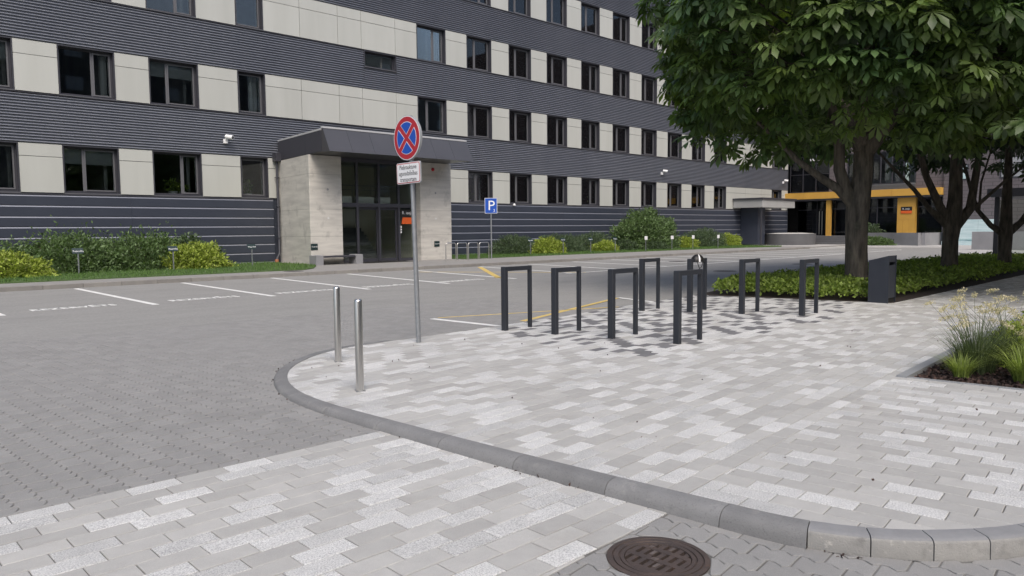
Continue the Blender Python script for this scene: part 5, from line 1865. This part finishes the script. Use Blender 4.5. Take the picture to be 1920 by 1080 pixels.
mk('blue_face', plate_box(-0.28, 0.28, 0.0633, 0.066, 2.30, 3.0), M_BLUE, pp)
o = text_obj('lettering', 'P', 0.66, PS(-0.16, 0.0675, 2.44), (math.pi / 2, 0, rot), M_WHITE, pp, width=1.05)
o = text_obj('lettering', '3', 0.20, PS(0.10, 0.0675, 2.35), (math.pi / 2, 0, rot), M_WHITE, pp)

# hoops by the entrance
for i, lab in enumerate(('steel bike hoop against the concrete pier', 'steel bike hoop second from the concrete pier', 'steel bike hoop third from the concrete pier', 'steel bike hoop closest to the P sign')):
    x0 = 21.75 + i * 0.66 - 0.02 * i
    y = 26.9 - 0.05 * i
    pts = [(x0, y, 0.08), (x0, y, 0.80)] + [(x0 + 0.10 - 0.10 * math.cos(t), y, 0.80 + 0.10 * math.sin(t)) for t in (0.4, 0.8, 1.2, 1.57)] + \
          [(x0 + 0.50 + 0.10 * math.sin(t), y, 0.80 + 0.10 * math.cos(t)) for t in (0, 0.4, 0.8, 1.2)] + [(x0 + 0.60, y, 0.80), (x0 + 0.60, y, 0.08)]
    b = MB(); b.tube(pts, 0.022, 10)
    mk('bike_hoop', b, M_STEEL, smooth=True, label=lab, category='bike hoop', group='steel hoops by the entrance')

# litter bin
e = empty('litter_bin', (15.6, 5.62, 0), 'graphite litter bin with slanted top beside the planting bed', 'litter bin')
b = MB()
x0, x1, y0, y1, h0, h1 = 15.38, 15.78, 5.42, 5.80, 0.93, 0.83    # h0 at y0 side
t = 0.012
def slant(xa, xb, ya, yb, za, ha, hb):
    b.add([(xa, ya, za), (xb, ya, za), (xb, yb, za), (xa, yb, za), (xa, ya, ha), (xb, ya, ha), (xb, yb, hb), (xa, yb, hb)],
          [(0, 3, 2, 1), (4, 5, 6, 7), (0, 1, 5, 4), (1, 2, 6, 5), (2, 3, 7, 6), (3, 0, 4, 7)])
slant(x0, x0 + t, y0, y1, -0.01, h0, h1)
slant(x1 - t, x1, y0, y1, -0.01, h0, h1)
slant(x0 + t, x1 - t, y1 - t, y1, -0.01, h1 + 0.003, h1)
slant(x0 + t, x1 - t, y0 + 0.02, y1 - t, h1 - 0.03, h0 - 0.004, h1 - 0.002)
b.f = b.f; 
body = mk('casing', b, M_BIN, e)
b = MB(); b.box(x0 + t, x1 - t, y0 + 0.012, y0 + 0.024, 0.10, 0.74)
mk('door', b, M_BIN, e)
b = MB(); b.box(x0 + t, x1 - t, y0 + 0.03, y1 - t - 0.001, 0.0, 0.70)
mk('liner', b, M_PIT, e)

# bench by the left pier
e = empty('stone_bench', (16.6, 27.95, 0.1), 'grey concrete bench against the entrance pier', 'bench')
for x in (15.62, 17.52):
    b = MB(); b.cbox(x, x + 0.34, 27.72, 28.30, 0.09, 0.50, 0.012)
    mk('leg', b, M_CONC2, e)
b = MB(); b.cbox(15.97, 17.51, 27.76, 28.26, 0.40, 0.47, 0.01)
mk('seat', b, M_FRAME, e)

# small name plates on stakes
def stake(x, y, dark, lab, grp):
    e = empty('plate_stake', (x, y, 0.12), lab, 'sign', grp)
    b = MB(); b.box(x - 0.02, x + 0.02, y - 0.012, y + 0.012, 0.05, 0.85)
    mk('stake', b, M_GALV, e)
    b = MB()
    if dark:
        b.add([(x - 0.17, y - 0.03, 0.82), (x + 0.17, y - 0.03, 0.82), (x + 0.17, y + 0.06, 1.00), (x - 0.17, y + 0.06, 1.00),
               (x - 0.17, y - 0.015, 0.81), (x + 0.17, y - 0.015, 0.81), (x + 0.17, y + 0.075, 0.99), (x - 0.17, y + 0.075, 0.99)],
              [(0, 1, 2, 3), (7, 6, 5, 4), (0, 4, 5, 1), (1, 5, 6, 2), (2, 6, 7, 3), (3, 7, 4, 0)])
        pl = mk('plate', b, M_DKGREEN, e)
        text_obj('lettering', 'Rezervēts', 0.08, (x - 0.15, y - 0.005, 0.875), (math.radians(63), 0, 0), M_WHITE, pl)
    else:
        b.box(x - 0.14, x + 0.14, y - 0.03, y - 0.012, 0.80, 1.02)
        pl = mk('plate', b, M_WHITE, e)
GS = 'plates on stakes along the lawn'
for (x, y, d, lab) in ((7.12, 28.5, 1, 'dark plate on a stake before the tall green shrub'), (10.27, 28.6, 1, 'dark plate on a stake left of the golden shrub'),
                       (13.48, 29.0, 1, 'dark plate on a stake alone on the lawn by the downpipe'), (29.3, 28.9, 1, 'dark plate on a stake before the feathery shrub by the P sign'),
                       (31.5, 28.5, 1, 'dark plate on a stake at the right of the bright yellow shrub'), (33.3, 28.0, 1, 'dark plate on a stake before feathery shrubs'),
                       (35.3, 27.8, 1, 'dark plate on a stake before the small dull yellow shrub'), (37.9, 27.5, 0, 'white plate on a stake closest to the small dull yellow shrub'),
                       (40.7, 27.5, 0, 'white plate on a stake before the middle of the big shrub'), (42.8, 27.3, 0, 'white plate on a stake before the yellow shrub right of the big one'),
                       (45.4, 27.0, 0, 'white plate on a stake before the dark spreading shrub')):
    stake(x, y, d, lab, GS)

# plants and small things on the window sills
def pot_plant(x, z, w, h, lab, seed, m=M_SHRUB):
    y = YF + 0.44
    rg = np.random.default_rng(seed)
    e = empty('potted_plant', (x, y, z), lab, 'plant', 'plants in the office windows')
    b = MB(); b.lathe([(w * 0.28, z), (w * 0.36, z + 0.16), (w * 0.33, z + 0.16), (w * 0.3, z + 0.13)], x, y, 14)
    mk('pot', b, M_POT, e)
    n = 260
    P_ = np.stack([rg.normal(x, w * 0.28, n), rg.normal(y + 0.05, 0.07, n), z + 0.15 + h * rg.random(n)], 1)
    V, F = leaf_cards(P_, 0.12, rg, up=0.5, aspect=0.4)
    np_obj('foliage', V, F, m, (x, y, z + 0.15), e)
s0 = 3.04
pot_plant(11.75, s0, 0.5, 0.5, 'potted plant in the ground floor window above the golden shrub', 81, M_COVER)
pot_plant(12.15, s0, 0.4, 0.28, 'low potted plant beside the taller one in the same window', 82, M_COVER)
pot_plant(15.0, s0, 0.4, 0.6, 'white pot with a thin plant in the narrow window by the downpipe', 83)
pot_plant(27.9, s0, 0.5, 0.8, 'bushy potted plant in the first window right of the entrance', 84)
pot_plant(31.05, s0, 0.4, 0.5, 'potted plant in the second window right of the entrance', 85)
pot_plant(34.35, s0, 0.5, 0.75, 'bushy potted plant in the third window right of the entrance', 86)
pot_plant(38.1, s0, 0.5, 0.4, 'potted plant in the window with the tilted casement', 87)
b = MB(); b.cbox(27.85, 28.2, YF + 0.36, YF + 0.56, 10.38, 10.60, 0.01)
mk('box_file', b, M_YELLOW, label='yellow box on the sill of a third row window', category='box')
b = MB(); b.box(31.6, 31.86, YF + 0.40, YF + 0.46, 10.38, 10.80)
mk('paper_stack', b, M_WHITE, label='white upright folder on the sill of a third row window', category='folder')

# ------------------------------------------------------------------ ironwork in the ground
zc = road_z(*MH)
e = empty('manhole_cover', (MH[0], MH[1], zc - 0.01), 'round rusty cast iron gully cover with slots near the kerb', 'manhole cover')
R0 = 0.247
b = MB(); b.lathe([(R0, zc - 0.03), (R0, zc + 0.001), (R0 - 0.004, zc + 0.004), (R0 - 0.026, zc + 0.004), (R0 - 0.029, zc - 0.004), (R0 - 0.033, zc - 0.004),
                   (R0 - 0.035, zc + 0.003), (R0 - 0.058, zc + 0.003), (R0 - 0.061, zc - 0.004), (R0 - 0.065, zc - 0.004), (R0 - 0.067, zc + 0.002), (R0 - 0.085, zc + 0.002), (R0 - 0.088, zc - 0.012), (R0 - 0.089, zc - 0.03)], MH[0], MH[1], 56)
b.f = b.f[:-2]; b.m = b.m[:-2]
mk('frame_ring', b, M_RUST, e, smooth=True)
b = MB(); b.lathe([(R0 - 0.02, zc - 0.045), (R0 - 0.02, zc - 0.03)], MH[0], MH[1], 40)
mk('pit', b, M_PIT, e)
# lid with slots: bars along x, cut by two ribs
ri = R0 - 0.0895
def lid_piece(u0, u1, v0, v1, zt):
    """rectangle in the lid's own axes clipped to its circle"""
    ang = math.radians(3)
    circ = [(ri * math.cos(2 * math.pi * k / 48), ri * math.sin(2 * math.pi * k / 48)) for k in range(48)]
    pl = clip_poly(circ, [(u0, v0), (u1, v0), (u1, v1), (u0, v1)])
    if len(pl) < 3 or abs(area(pl)) < 1e-5: return None
    return [(MH[0] + u * math.cos(ang) - v * math.sin(ang), MH[1] + u * math.sin(ang) + v * math.cos(ang)) for u, v in pl]
lid = MB()
pitch = 0.046
for k in range(-4, 5):
    pl = lid_piece(-0.2, 0.2, k * pitch - 0.0135, k * pitch + 0.0135, zc)
    if pl: lid.prism(pl, zc - 0.028, zc - 0.001 if k % 2 else zc - 0.002)
for (u0, u1) in ((-0.2, -0.118), (-0.044, -0.010), (0.062, 0.096)):
    pl = lid_piece(u0, u1, -0.2, 0.2, zc)
    if pl: lid.prism(pl, zc - 0.027, zc - 0.0005)
ld = mk('lid', lid, M_RUST, e)
b = MB()
for (u, v, su, sv) in ((-0.027, 0.0, 0.016, 0.016), (0.03, 0.046, 0.022, 0.009), (-0.08, -0.046, 0.022, 0.009), (0.12, 0.0, 0.02, 0.008), (0.079, 0.092, 0.012, 0.01)):
    b = MB(); b.box(MH[0] + u - su, MH[0] + u + su, MH[1] + v - sv, MH[1] + v + sv, zc - 0.002, zc + 0.0025)
    mk('worn_boss', b, M_IRONWORN, ld)

for (x, y, r, z, lab) in ((29.46, 19.6, 0.4, -0.026, 'dark round iron cover in the parking bays'), (23.74, 13.84, 0.4, -0.026, 'dark round iron cover in the roadway behind the helmet stand'),
                          (30.1, 14.0, 0.4, -0.026, 'dark round iron cover in the roadway before the ground cover bed'), (12.9, 24.5, 0.35, 0.096, 'dark iron cover in the sidewalk before the left pier'),
                          (61.2, 27.6, 0.4, 0.03, 'dark iron cover in the pale forecourt by the round planter')):
    b = MB(); b.lathe([(r, z - 0.03), (r, z + 0.004), (r - 0.03, z + 0.006), (r - 0.035, z + 0.003), (r * 0.5, z + 0.003)], x, y, 28)
    mk('drain_cover', b, M_IRON, label=lab, category='drain cover', group='iron covers in the ground')

# litter of dead leaves along the kerb foot and bits on the slabs
rg = np.random.default_rng(90)
P_ = []
for k in range(420):
    i = int(rg.integers(20, len(KOUT) - 60))
    cl = mnoise.noise(Vector((KOUT[i][0] * 3, KOUT[i][1] * 3, 1.0)))
    if cl < 0.12: continue
    P_.append((KOUT[i][0] + KN[i][0] * (0.018 + abs(rg.normal(0, 0.012))), KOUT[i][1] + KN[i][1] * (0.018 + abs(rg.normal(0, 0.012))), road_z(*KOUT[i]) + 0.003))
for k in range(90):
    x, y = rg.uniform(3.8, 11), rg.uniform(1.2, 8)
    P_.append((x, y, 0.003))
V, F = leaf_cards(np.array(P_), 0.022, rg, up=0.1, aspect=0.7)
np_obj('leaf_litter', V, F, M_CHIP, (3.6, 3, 0), kind='stuff')
